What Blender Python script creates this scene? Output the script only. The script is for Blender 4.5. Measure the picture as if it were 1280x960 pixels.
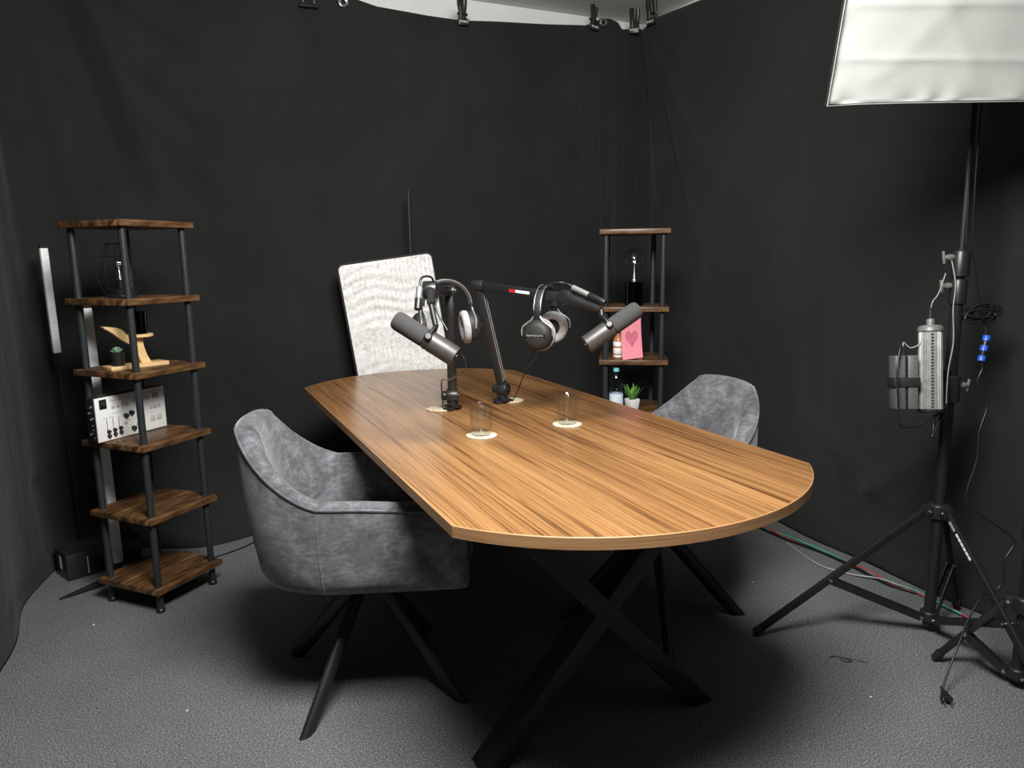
import bpy, bmesh, math, random
import numpy as np
from mathutils import Vector, Matrix, Euler
for o in list(bpy.data.objects): bpy.data.objects.remove(o)
SC = bpy.context.scene
COL = SC.collection
R = math.radians
PI = math.pi

# ------------------------------------------------------------------ camera
cd = bpy.data.cameras.new('camera'); cam = bpy.data.objects.new('camera', cd); COL.objects.link(cam)
cd.sensor_fit = 'HORIZONTAL'; cd.sensor_width = 36.0; cd.lens = 912.47 / 1280 * 36.0
cd.clip_start = 0.02; cd.clip_end = 50
cam.matrix_world = (Matrix.Translation((-0.9837, -2.2886, 1.3056)) @ Matrix.Rotation(-0.4305, 4, 'Z')
                    @ Matrix.Rotation(PI / 2 - 0.1719, 4, 'X') @ Matrix.Rotation(-0.0150, 4, 'Z'))
SC.camera = cam

# ------------------------------------------------------------------ world, lamps, exposure
W = bpy.data.worlds.new('world'); SC.world = W; W.use_nodes = True
W.node_tree.nodes['Background'].inputs[0].default_value = (0.75, 0.82, 1, 1)
W.node_tree.nodes['Background'].inputs[1].default_value = 0.002
def lamp(name, kind, loc, energy, target=None, size=0.3, color=(1, 1, 1), size_y=None):
    l = bpy.data.lights.new(name, kind); o = bpy.data.objects.new(name, l); COL.objects.link(o)
    l.energy = energy; l.color = color; o.location = loc
    if kind == 'AREA':
        l.shape = 'RECTANGLE' if size_y else 'DISK'; l.size = size
        if size_y: l.size_y = size_y
    else: l.shadow_soft_size = size
    if target is not None:
        o.rotation_euler = (Vector(target) - Vector(loc)).to_track_quat('-Z', 'Y').to_euler()
    return o
lamp('key_softbox_lamp', 'AREA', (-0.46, -1.38, 2.36), 110, target=(0.12, 0.22, 0.60), size=0.90, size_y=0.65, color=(1.0, 0.985, 0.955))
SC.view_settings.view_transform = 'Standard'; SC.view_settings.look = 'None'
SC.view_settings.gamma = 1.0; SC.view_settings.exposure = 0.0; SC.view_settings.use_curve_mapping = False

# ------------------------------------------------------------------ materials
def new_mat(name):
    m = bpy.data.materials.new(name); m.use_nodes = True
    nt = m.node_tree; b = nt.nodes['Principled BSDF']
    return m, nt, b
def N(nt, t, **kw):
    n = nt.nodes.new(t)
    for k, v in kw.items(): setattr(n, k, v)
    return n
def ramp(nt, stops):
    r = N(nt, 'ShaderNodeValToRGB'); e = r.color_ramp.elements
    while len(e) < len(stops): e.new(0.5)
    for el, (p, c) in zip(e, stops): el.position = p; el.color = (*c, 1)
    return r
def coords(nt, scale=(1, 1, 1), rot=(0, 0, 0), kind='Object'):
    tc = N(nt, 'ShaderNodeTexCoord'); mp = N(nt, 'ShaderNodeMapping')
    mp.inputs['Scale'].default_value = scale; mp.inputs['Rotation'].default_value = rot
    nt.links.new(tc.outputs[kind], mp.inputs[0]); return mp.outputs[0]
def noise(nt, vec, scale, detail=4, rough=0.55, dist=0.0):
    n = N(nt, 'ShaderNodeTexNoise'); n.inputs['Scale'].default_value = scale
    n.inputs['Detail'].default_value = detail; n.inputs['Roughness'].default_value = rough
    n.inputs['Distortion'].default_value = dist
    nt.links.new(vec, n.inputs['Vector']); return n
def add_bump(nt, b, h, strength=0.3, dist=0.01):
    bp = N(nt, 'ShaderNodeBump'); bp.inputs['Strength'].default_value = strength; bp.inputs['Distance'].default_value = dist
    nt.links.new(h, bp.inputs['Height']); nt.links.new(bp.outputs[0], b.inputs['Normal'])
def plain(name, col, rough=0.5, metal=0.0, spec=0.5, var=0.12, scale=40, bump=0.0):
    """one colour with a little procedural unevenness"""
    m, nt, b = new_mat(name)
    v = coords(nt); n = noise(nt, v, scale, 3)
    lo = tuple(c * (1 - var) for c in col); hi = tuple(min(1, c * (1 + var)) for c in col)
    r = ramp(nt, [(0.3, lo), (0.7, hi)]); nt.links.new(n.outputs[0], r.inputs[0]); nt.links.new(r.outputs[0], b.inputs['Base Color'])
    b.inputs['Roughness'].default_value = rough; b.inputs['Metallic'].default_value = metal
    b.inputs['Specular IOR Level'].default_value = spec
    if bump: add_bump(nt, b, n.outputs[0], bump, 0.002)
    return m
M = {}
M['black_metal'] = plain('black_metal', (0.012, 0.012, 0.013), 0.42)
M['table_steel'] = plain('table_steel', (0.007, 0.007, 0.0078), 0.6)
M['black_plastic'] = plain('black_plastic', (0.014, 0.014, 0.015), 0.38)
M['black_rubber'] = plain('black_rubber', (0.012, 0.012, 0.012), 0.6)
M['arm_metal'] = plain('arm_metal', (0.016, 0.016, 0.017), 0.36)
M['mic_body'] = plain('mic_body', (0.085, 0.08, 0.078), 0.42, metal=0.5)
M['mic_foam'] = plain('mic_foam', (0.045, 0.045, 0.046), 0.95, scale=400, var=0.35, bump=0.6)
M['velour_grey'] = plain('velour_grey', (0.33, 0.33, 0.34), 0.95, scale=120, var=0.25, bump=0.5)
M['post_steel'] = plain('post_steel', (0.030, 0.034, 0.037), 0.42, metal=0.3)
M['chrome'] = plain('chrome', (0.75, 0.75, 0.76), 0.22, metal=1.0, var=0.03)
M['silver_paint'] = plain('silver_paint', (0.42, 0.42, 0.41), 0.38, metal=0.7)
M['aluminium'] = plain('aluminium', (0.55, 0.55, 0.54), 0.35, metal=0.85)
M['alu_box'] = plain('alu_box', (0.17, 0.17, 0.17), 0.5, metal=0.5, scale=160, var=0.25)
M['tube_white'] = plain('tube_white', (0.80, 0.81, 0.82), 0.45)
M['white_plastic'] = plain('white_plastic', (0.72, 0.72, 0.70), 0.4, var=0.04)
M['panel_white'] = plain('panel_white', (0.80, 0.80, 0.78), 0.35, var=0.03)
M['button_grey'] = plain('button_grey', (0.48, 0.48, 0.46), 0.5, var=0.05)
M['print_grey'] = plain('print_grey', (0.30, 0.30, 0.29), 0.6)
M['label_white'] = plain('label_white', (0.85, 0.85, 0.84), 0.5, var=0.03)
M['tag_red'] = plain('tag_red', (0.45, 0.02, 0.015), 0.45)
M['blue'] = plain('blue', (0.02, 0.10, 0.55), 0.35)
M['red_cable'] = plain('red_cable', (0.42, 0.05, 0.06), 0.45)
M['teal_cable'] = plain('teal_cable', (0.06, 0.36, 0.27), 0.45)
M['grey_cable'] = plain('grey_cable', (0.30, 0.30, 0.29), 0.4)
M['black_cable'] = plain('black_cable', (0.012, 0.012, 0.012), 0.32)
M['light_wood'] = None
M['pink_paper'] = plain('pink_paper', (0.74, 0.24, 0.30), 0.8, var=0.04)
M['pink_dark'] = plain('pink_dark', (0.52, 0.13, 0.19), 0.85, var=0.08)
M['cap_teal'] = plain('cap_teal', (0.20, 0.62, 0.60), 0.4)
M['leaf'] = plain('leaf', (0.13, 0.34, 0.06), 0.5, scale=30, var=0.35)
M['succulent'] = plain('succulent', (0.22, 0.36, 0.24), 0.55, scale=60, var=0.25)
M['soil'] = plain('soil', (0.03, 0.02, 0.012), 0.95)
M['amber'] = plain('amber', (0.42, 0.18, 0.08), 0.4)
M['cream'] = plain('cream', (0.78, 0.74, 0.68), 0.5)
M['carton_black'] = plain('carton_black', (0.018, 0.020, 0.024), 0.4)
M['cardboard'] = plain('cardboard', (0.42, 0.28, 0.15), 0.85, scale=25, var=0.15)
M['wall_white'] = plain('wall_white', (0.84, 0.85, 0.83), 0.9, scale=6, var=0.03)
M['ceiling_white'] = plain('ceiling_white', (0.74, 0.74, 0.71), 0.95, scale=4, var=0.04)
M['black_trim'] = plain('black_trim', (0.015, 0.015, 0.016), 0.6)

def make_glass(name, tint=(1, 1, 1), rough=0.03, boost=1.0):
    """thin clear wall: lets light through, mirrors it towards grazing angles"""
    m = bpy.data.materials.new(name); m.use_nodes = True; nt = m.node_tree; nt.nodes.remove(nt.nodes['Principled BSDF'])
    out = nt.nodes['Material Output']; tr = N(nt, 'ShaderNodeBsdfTransparent'); gl = N(nt, 'ShaderNodeBsdfGlossy'); fr = N(nt, 'ShaderNodeLayerWeight'); mx = N(nt, 'ShaderNodeMixShader')
    tr.inputs[0].default_value = (*tint, 1); gl.inputs['Roughness'].default_value = rough; fr.inputs['Blend'].default_value = 0.5
    pw = N(nt, 'ShaderNodeMath', operation='POWER'); pw.inputs[1].default_value = 3.0; nt.links.new(fr.outputs['Facing'], pw.inputs[0])
    ml = N(nt, 'ShaderNodeMath', operation='MULTIPLY_ADD'); ml.inputs[1].default_value = 0.55 * boost; ml.inputs[2].default_value = 0.035 * boost; ml.use_clamp = True
    nt.links.new(pw.outputs[0], ml.inputs[0]); nt.links.new(ml.outputs[0], mx.inputs[0]); nt.links.new(tr.outputs[0], mx.inputs[1]); nt.links.new(gl.outputs[0], mx.inputs[2]); nt.links.new(mx.outputs[0], out.inputs['Surface'])
    return m
M['glass'] = make_glass('glass', (0.96, 0.97, 0.97), 0.04, 1.2)
M['bulb_glass'] = make_glass('bulb_glass', (0.95, 0.96, 0.97), 0.02, 1.2)
M['smoke_glass'] = make_glass('smoke_glass', (0.18, 0.18, 0.19), 0.05)
M['pet'] = make_glass('pet', (0.93, 0.95, 0.97), 0.03, 1.4)

def mat_curtain():
    m, nt, b = new_mat('black_cloth')
    v = coords(nt); n = noise(nt, v, 2.2, 5, 0.6)
    r = ramp(nt, [(0.3, (0.0145, 0.0155, 0.0155)), (0.7, (0.0205, 0.0212, 0.0212))])
    nt.links.new(n.outputs[0], r.inputs[0]); nt.links.new(r.outputs[0], b.inputs['Base Color'])
    b.inputs['Roughness'].default_value = 0.95; b.inputs['Specular IOR Level'].default_value = 0.15
    b.inputs['Sheen Weight'].default_value = 0.06; b.inputs['Sheen Roughness'].default_value = 0.6
    v2 = coords(nt, (1, 1, 0.45)); n2 = noise(nt, v2, 9, 6, 0.6, 0.4); n3 = noise(nt, v, 420, 2)
    mx = N(nt, 'ShaderNodeMath', operation='MULTIPLY_ADD'); mx.inputs[1].default_value = 0.06
    nt.links.new(n3.outputs[0], mx.inputs[0]); nt.links.new(n2.outputs[0], mx.inputs[2])
    add_bump(nt, b, mx.outputs[0], 0.5, 0.02)
    return m
M['curtain'] = mat_curtain()
def mat_carpet():
    m, nt, b = new_mat('carpet')
    v = coords(nt); n1 = noise(nt, v, 300, 2, 0.7); n2 = noise(nt, v, 2.5, 4)
    n3 = noise(nt, v, 160, 3, 0.8)
    r = ramp(nt, [(0.36, (0.036, 0.040, 0.042)), (0.5, (0.150, 0.160, 0.166)), (0.60, (0.36, 0.37, 0.375)), (0.70, (0.66, 0.67, 0.67))])
    mx = N(nt, 'ShaderNodeMix', data_type='FLOAT'); mx.inputs[0].default_value = 0.38
    nt.links.new(n1.outputs[0], mx.inputs[2]); nt.links.new(n3.outputs[0], mx.inputs[3])
    nt.links.new(mx.outputs[0], r.inputs[0])
    r2 = ramp(nt, [(0.3, (0.82, 0.82, 0.82)), (0.7, (1, 1, 1))]); nt.links.new(n2.outputs[0], r2.inputs[0])
    mm = N(nt, 'ShaderNodeMix', data_type='RGBA', blend_type='MULTIPLY'); mm.inputs[0].default_value = 1
    nt.links.new(r.outputs[0], mm.inputs[6]); nt.links.new(r2.outputs[0], mm.inputs[7])
    nt.links.new(mm.outputs[2], b.inputs['Base Color'])
    b.inputs['Roughness'].default_value = 1; b.inputs['Specular IOR Level'].default_value = 0.1
    add_bump(nt, b, n1.outputs[0], 0.7, 0.006)
    return m
M['carpet'] = mat_carpet()
def mat_walnut():
    m, nt, b = new_mat('walnut_laminate')
    # calm base tone with broad drift, fine dark grain lines and a few wide dark streaks, all along the table's length (y)
    va = coords(nt, (2.6, 0.16, 1)); na = noise(nt, va, 2.0, 3, 0.5, 0.8)
    vb = coords(nt, (13, 0.30, 1)); nb = noise(nt, vb, 2.0, 5, 0.6, 1.3)
    vc = coords(nt, (70, 0.65, 1)); nc = noise(nt, vc, 2.0, 5, 0.68, 1.2)
    vd = coords(nt, (190, 3.0, 1)); nd = noise(nt, vd, 2.0, 2, 0.5, 0.2)
    def madd(a, k, c):
        n = N(nt, 'ShaderNodeMath', operation='MULTIPLY_ADD'); n.inputs[1].default_value = k
        nt.links.new(a, n.inputs[0])
        if isinstance(c, (int, float)): n.inputs[2].default_value = c
        else: nt.links.new(c, n.inputs[2])
        return n.outputs[0]
    s = madd(na.outputs[0], 0.55, -0.02); s = madd(nb.outputs[0], 0.30, s); s = madd(nd.outputs[0], 0.16, s)
    r = ramp(nt, [(0.34, (0.165, 0.076, 0.028)), (0.48, (0.290, 0.145, 0.054)), (0.64, (0.41, 0.222, 0.087))])
    nt.links.new(s, r.inputs[0])
    def mul(col, fac_noise, stops):
        rr = ramp(nt, stops); nt.links.new(fac_noise, rr.inputs[0])
        mm = N(nt, 'ShaderNodeMix', data_type='RGBA', blend_type='MULTIPLY'); mm.inputs[0].default_value = 1
        nt.links.new(col, mm.inputs[6]); nt.links.new(rr.outputs[0], mm.inputs[7]); return mm.outputs[2]
    c_ = mul(r.outputs[0], nc.outputs[0], [(0.36, (0.40, 0.34, 0.30)), (0.47, (0.92, 0.91, 0.90)), (0.62, (1.12, 1.14, 1.18))])
    c_ = mul(c_, nb.outputs[0], [(0.33, (0.42, 0.36, 0.32)), (0.43, (1, 1, 1))])
    nt.links.new(c_, b.inputs['Base Color'])
    b.inputs['Roughness'].default_value = 0.28; b.inputs['Specular IOR Level'].default_value = 0.5
    add_bump(nt, b, nb.outputs[0], 0.06, 0.002)
    return m
M['walnut'] = mat_walnut()
def mat_stripwood(name, stops, scale, rough=0.5, bands=2.0):
    m, nt, b = new_mat(name)
    v = coords(nt, scale); n = noise(nt, v, bands, 6, 0.65, 0.9)
    v2 = coords(nt, tuple(s * 0.35 for s in scale)); n2 = noise(nt, v2, 5.0, 3, 0.5)
    mx = N(nt, 'ShaderNodeMix', data_type='FLOAT'); mx.inputs[0].default_value = 0.45
    nt.links.new(n.outputs[0], mx.inputs[2]); nt.links.new(n2.outputs[0], mx.inputs[3])
    r = ramp(nt, stops); nt.links.new(mx.outputs[0], r.inputs[0]); nt.links.new(r.outputs[0], b.inputs['Base Color'])
    b.inputs['Roughness'].default_value = rough
    add_bump(nt, b, n.outputs[0], 0.15, 0.002)
    return m
M['edge_wood'] = mat_stripwood('edge_wood', [(0.3, (0.26, 0.13, 0.055)), (0.7, (0.50, 0.28, 0.13))], (2, 2, 90), 0.4)
M['rustic'] = mat_stripwood('rustic_brown_wood', [(0.36, (0.016, 0.008, 0.005)), (0.46, (0.075, 0.036, 0.015)), (0.56, (0.155, 0.078, 0.030)), (0.67, (0.29, 0.16, 0.065))], (4.5, 26, 26), 0.42, 1.0)
M['light_wood'] = mat_stripwood('light_pine', [(0.3, (0.60, 0.38, 0.17)), (0.7, (0.78, 0.55, 0.28))], (8, 8, 60), 0.5)
def mat_suede():
    m, nt, b = new_mat('grey_suede')
    v = coords(nt); n1 = noise(nt, v, 9, 8, 0.72, 0.8); n2 = noise(nt, coords(nt, (1, 1, 2.4)), 42, 4, 0.7)
    mx = N(nt, 'ShaderNodeMix', data_type='FLOAT'); mx.inputs[0].default_value = 0.33
    nt.links.new(n1.outputs[0], mx.inputs[2]); nt.links.new(n2.outputs[0], mx.inputs[3])
    r = ramp(nt, [(0.36, (0.056, 0.056, 0.063)), (0.49, (0.112, 0.112, 0.123)), (0.64, (0.235, 0.235, 0.255))])
    nt.links.new(mx.outputs[0], r.inputs[0]); nt.links.new(r.outputs[0], b.inputs['Base Color'])
    b.inputs['Roughness'].default_value = 0.85; b.inputs['Specular IOR Level'].default_value = 0.2
    b.inputs['Sheen Weight'].default_value = 0.35; b.inputs['Sheen Roughness'].default_value = 0.45
    add_bump(nt, b, n2.outputs[0], 0.25, 0.003)
    return m
M['suede'] = mat_suede()
def mat_cork():
    m, nt, b = new_mat('cork')
    v = coords(nt); n = noise(nt, v, 110, 4, 0.75)
    r = ramp(nt, [(0.33, (0.40, 0.30, 0.17)), (0.5, (0.70, 0.60, 0.42)), (0.7, (0.82, 0.75, 0.60))])
    nt.links.new(n.outputs[0], r.inputs[0]); nt.links.new(r.outputs[0], b.inputs['Base Color']); b.inputs['Roughness'].default_value = 0.9
    return m
M['cork'] = mat_cork()
def mat_foil():
    m, nt, b = new_mat('white_foil')
    v = coords(nt); n = noise(nt, v, 55, 5, 0.6, 0.7)
    r = ramp(nt, [(0.3, (0.52, 0.52, 0.51)), (0.55, (0.78, 0.78, 0.77))])
    nt.links.new(n.outputs[0], r.inputs[0]); nt.links.new(r.outputs[0], b.inputs['Base Color'])
    b.inputs['Roughness'].default_value = 0.45; add_bump(nt, b, n.outputs[0], 0.5, 0.006)
    return m
M['foil'] = mat_foil()
def mat_diffuser():
    m, nt, b = new_mat('softbox_cloth')
    v = coords(nt); n = noise(nt, v, 5, 4, 0.5, 0.5)
    r = ramp(nt, [(0.3, (0.375, 0.38, 0.365)), (0.7, (0.43, 0.435, 0.415))])
    nt.links.new(n.outputs[0], r.inputs[0]); nt.links.new(r.outputs[0], b.inputs['Base Color'])
    b.inputs['Roughness'].default_value = 0.42; add_bump(nt, b, n.outputs[0], 0.12, 0.02)
    return m
M['diffuser'] = mat_diffuser()

# ------------------------------------------------------------------ mesh helpers
class MB:
    def __init__(s): s.v = []; s.f = []
    def add(s, vs, fs):
        k = len(s.v); s.v += [tuple(p) for p in vs]; s.f += [tuple(i + k for i in f) for f in fs]; return s
    def box(s, c, size, rot=None):
        hx, hy, hz = (d / 2 for d in size); vs = []
        for x, y, z in ((-1,-1,-1),(1,-1,-1),(1,1,-1),(-1,1,-1),(-1,-1,1),(1,-1,1),(1,1,1),(-1,1,1)):
            p = Vector((x * hx, y * hy, z * hz))
            if rot is not None: p = rot @ p
            vs.append(p + Vector(c))
        return s.add(vs, [(3,2,1,0),(4,5,6,7),(0,1,5,4),(1,2,6,5),(2,3,7,6),(3,0,4,7)])
    def bar(s, a, b, w, h, up=(0, 0, 1)):
        """rectangular bar from a to b; w across, h along up"""
        a, b = Vector(a), Vector(b); d = (b - a).normalized(); u = Vector(up); u = (u - d * u.dot(d))
        if u.length < 1e-5: u = Vector((0, 1, 0))
        u.normalize(); r = d.cross(u); rot = Matrix((r, d, u)).transposed()
        return s.box((a + b) / 2, (w, (b - a).length, h), rot)
    def tube(s, path, r, n=10, caps=True, closed=False, flat=None):
        P = [Vector(p) for p in path]; k = len(P)
        rr = r if isinstance(r, (list, tuple)) else [r] * k
        rings = []; prev = None
        for i in range(k):
            if closed: t = P[(i + 1) % k] - P[i - 1]
            else: t = P[min(i + 1, k - 1)] - P[max(i - 1, 0)]
            t.normalize()
            if prev is None:
                u = t.orthogonal().normalized() if flat is None else (Vector(flat) - t * t.dot(Vector(flat))).normalized()
            else:
                u = prev - t * prev.dot(t)
                u = u.normalized() if u.length > 1e-6 else t.orthogonal().normalized()
            prev = u; w = t.cross(u)
            rings.append([P[i] + (u * math.cos(2 * PI * j / n) + w * math.sin(2 * PI * j / n)) * rr[i] for j in range(n)])
        vs = [p for g in rings for p in g]; fs = []
        for i in range(k if closed else k - 1):
            a, b = i * n, ((i + 1) % k) * n
            for j in range(n): fs.append((a + j, a + (j + 1) % n, b + (j + 1) % n, b + j))
        if caps and not closed: fs += [tuple(reversed(range(n))), tuple((k - 1) * n + j for j in range(n))]
        return s.add(vs, fs)
    def cyl(s, a, b, r, n=16, r2=None):
        return s.tube([a, b], [r, r if r2 is None else r2], n)
    def lathe(s, prof, n=24, o=(0, 0, 0), axis=(0, 0, 1), closed=False):
        q = Vector((0, 0, 1)).rotation_difference(Vector(axis).normalized()); o = Vector(o)
        vs = []; fs = []
        for r, z in prof:
            r = max(r, 1e-5)
            for j in range(n):
                a = 2 * PI * j / n; vs.append(o + q @ Vector((r * math.cos(a), r * math.sin(a), z)))
        m = len(prof)
        for i in range(m - 1 + (1 if closed else 0)):
            a, b = i * n, ((i + 1) % m) * n
            for j in range(n): fs.append((a + j, a + (j + 1) % n, b + (j + 1) % n, b + j))
        if not closed: fs += [tuple(reversed(range(n))), tuple((m - 1) * n + j for j in range(n))]
        return s.add(vs, fs)
    def prism(s, poly, z0, z1):
        n = len(poly); vs = [(x, y, z0) for x, y in poly] + [(x, y, z1) for x, y in poly]
        return s.add(vs, [tuple(reversed(range(n))), tuple(range(n, 2 * n))] + [(i, (i + 1) % n, n + (i + 1) % n, n + i) for i in range(n)])
    def grid(s, fn, nu, nv):
        vs = [fn(i / nu, j / nv) for j in range(nv + 1) for i in range(nu + 1)]
        return s.add(vs, [(j * (nu + 1) + i, j * (nu + 1) + i + 1, (j + 1) * (nu + 1) + i + 1, (j + 1) * (nu + 1) + i) for j in range(nv) for i in range(nu)])
    def xf(s, m):
        s.v = [tuple(m @ Vector(p)) for p in s.v]; return s
    def mesh(s, name, mat, bevel=0.0, smooth=35, seg=2):
        me = bpy.data.meshes.new(name); me.from_pydata(s.v, [], s.f)
        bm = bmesh.new(); bm.from_mesh(me)
        bmesh.ops.recalc_face_normals(bm, faces=bm.faces)
        if bevel > 0:
            es = [e for e in bm.edges if len(e.link_faces) == 2 and e.calc_face_angle(0) > 0.6]
            bmesh.ops.bevel(bm, geom=es, offset=bevel, segments=seg, profile=0.5, affect='EDGES', clamp_overlap=True)
        bm.to_mesh(me); bm.free()
        if smooth:
            for p in me.polygons: p.use_smooth = True
            me.set_sharp_from_angle(angle=R(smooth))
        me.materials.append(M[mat] if isinstance(mat, str) else mat)
        return me
    def build(s, name, mat, parent=None, bevel=0.0, smooth=35, seg=2):
        o = bpy.data.objects.new(name, s.mesh(name, mat, bevel, smooth, seg)); COL.objects.link(o)
        if parent: o.parent = parent
        return o
def tag(o, label, cat, group=None):
    o['label'] = label; o['category'] = cat
    if group: o['group'] = group
    return o
def thing(name, label, cat, loc=(0, 0, 0), rotz=0.0, group=None):
    o = bpy.data.objects.new(name, None); COL.objects.link(o); o.empty_display_size = 0.05
    o.location = loc; o.rotation_euler = (0, 0, rotz)
    return tag(o, label, cat, group)
def struct(o): o['kind'] = 'structure'; return o
def kids(o): return [c for c in bpy.data.objects if c.parent == o]
def copy_tree(o, parent=None):
    c = o.copy(); COL.objects.link(c); c.parent = parent
    for ch in kids(o): copy_tree(ch, c)
    return c
def smooth_path(pts, k=8, closed=False):
    P = [Vector(p) for p in pts]; n = len(P); out = []
    for i in range(n if closed else n - 1):
        p0 = P[i - 1] if (i > 0 or closed) else P[0]; p1 = P[i]; p2 = P[(i + 1) % n]
        p3 = P[(i + 2) % n] if (closed or i + 2 < n) else P[n - 1]
        for j in range(k):
            t = j / k
            out.append(0.5 * ((2 * p1) + (p2 - p0) * t + (2 * p0 - 5 * p1 + 4 * p2 - p3) * t * t + (3 * p1 - p0 - 3 * p2 + p3) * t ** 3))
    if not closed: out.append(P[-1])
    return out
def text_part(name, body, size, mat, parent, mtx):
    cu = bpy.data.curves.new(name, 'FONT'); cu.body = body; cu.size = size; cu.extrude = 0.0002
    cu.align_x = 'CENTER'; cu.align_y = 'CENTER'
    t = bpy.data.objects.new(name + '_tmp', cu); COL.objects.link(t)
    dg = bpy.context.evaluated_depsgraph_get(); me = bpy.data.meshes.new_from_object(t.evaluated_get(dg))
    bpy.data.objects.remove(t)
    me.transform(mtx); me.materials.clear(); me.materials.append(M[mat])
    o = bpy.data.objects.new(name, me); COL.objects.link(o); o.parent = parent
    return o

# ------------------------------------------------------------------ the room
struct(MB().box((0, -0.7, -0.05), (3.9, 5.2, 0.1)).build('floor', 'carpet', smooth=0))
struct(MB().box((0, -0.7, 2.78), (3.9, 5.2, 0.1)).build('ceiling', 'ceiling_white', smooth=0))
struct(MB().box((0, 1.85, 1.365), (3.9, 0.1, 2.73)).build('wall_back', 'wall_white', smooth=0))
struct(MB().box((-1.90, -0.75, 1.365), (0.1, 5.1, 2.73)).build('wall_left', 'wall_white', smooth=0))
struct(MB().box((1.90, -0.75, 1.365), (0.1, 5.1, 2.73)).build('wall_right', 'wall_white', smooth=0))

# ------------------------------------------------------------------ black backdrop curtains
rng = np.random.default_rng(4)
def sst(a, b, x): t = np.clip((x - a) / (b - a), 0, 1); return t * t * (3 - 2 * t)
def ridge(S, Z, p0, p1, w0, w1, amp):
    d = np.array(p1, float) - np.array(p0, float); L = np.hypot(*d); d /= L
    t = ((S - p0[0]) * d[0] + (Z - p0[1]) * d[1]) / L; q = (S - p0[0]) * -d[1] + (Z - p0[1]) * d[0]
    tc = np.clip(t, 0, 1); w = w0 + (w1 - w0) * tc
    return amp * np.exp(-(q / w) ** 2) * sst(-0.12, 0.12, t) * (1 - sst(0.75, 1.15, t))
def curtain(name, label, path_fn, s_max, top_fn, ridges, flare_fn, nu, nv, seed):
    """path_fn(s) -> x, y, inward normal; the cloth is a sheet with real fold relief"""
    g = np.random.default_rng(seed)
    s = np.linspace(0, s_max, nu + 1); v = np.linspace(0, 1, nv + 1)
    X, Y, NX, NY = path_fn(s); top = top_fn(s)
    S, V = np.meshgrid(s, v); Z = 0.006 + V * (top[None, :] - 0.006)
    D = np.zeros_like(S)
    for k in range(9):                                     # broad soft hanging folds
        fr = g.uniform(2.5, 11); ph = g.uniform(0, 6.28); sl = g.uniform(-0.25, 0.25); zc = g.uniform(0, 2.4)
        D += 0.006 * np.sin(fr * (S + sl * Z) + ph) * (0.4 + np.exp(-((Z - zc) / 0.9) ** 2))
    for rd in ridges: D += ridge(S, Z, *rd)
    for k in range(16):                                    # low wrinkles lying near the floor
        s0 = g.uniform(0, s_max); z0 = g.uniform(0.03, 0.5); le = g.uniform(0.25, 0.6)
        D += ridge(S, Z, (s0, z0), (s0 + le, z0 + g.uniform(-0.12, 0.12)), 0.02, 0.045, g.uniform(-0.012, 0.02))
    D += flare_fn(S) * np.clip(1 - Z / 0.32, 0, 1) ** 2.2
    D += 0.012 * np.sin(9 * S + 1.3) * np.clip(1 - Z / 0.5, 0, 1)
    # right at the top the cloth hangs straight from its clamps
    D *= 0.35 + 0.65 * (1 - sst(0.93, 1.0, V))
    PX = X[None, :] + NX[None, :] * D; PY = Y[None, :] + NY[None, :] * D
    vs = np.stack([PX, PY, Z], -1).reshape(-1, 3)
    i = np.arange(nu); j = np.arange(nv); I, J = np.meshgrid(i, j); a = (J * (nu + 1) + I).ravel()
    fs = np.stack([a, a + 1, a + nu + 2, a + nu + 1], 1)
    me = bpy.data.meshes.new(name); me.from_pydata(vs.tolist(), [], fs.tolist())
    for p in me.polygons: p.use_smooth = True
    me.materials.append(M['curtain'])
    o = bpy.data.objects.new(name, me); COL.objects.link(o); tag(o, label, 'curtain')
    so = o.modifiers.new('thick', 'SOLIDIFY'); so.thickness = 0.004; so.offset = -1
    return o
RAD = 0.3; S1 = 2.75; S2 = S1 + RAD * PI / 2; S3 = S2 + 2.93
def path_back(s):
    x = np.where(s < S1, -1.6, np.where(s < S2, -1.3 - RAD * np.cos((s - S1) / RAD), -1.3 + (s - S2)))
    y = np.where(s < S1, -1.55 + s, np.where(s < S2, 1.2 + RAD * np.sin((s - S1) / RAD), 1.5))
    a = np.clip((s - S1) / RAD, 0, PI / 2)
    return x, y, np.cos(a), -np.sin(a)
sb = lambda x: S2 + x + 1.3
def top_back(s):
    x = s - S2 - 1.3
    z = np.interp(x, [-9, -1.0, -0.30, -0.10, 0.05, 0.30, 0.50, 0.68, 1.0, 1.255, 1.30, 1.335, 1.40, 1.46, 1.485, 1.58],
                  [2.60, 2.60, 2.575, 2.567, 2.535, 2.525, 2.523, 2.538, 2.560, 2.580, 2.590, 2.625, 2.632, 2.618, 2.585, 2.600])
    return z
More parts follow.
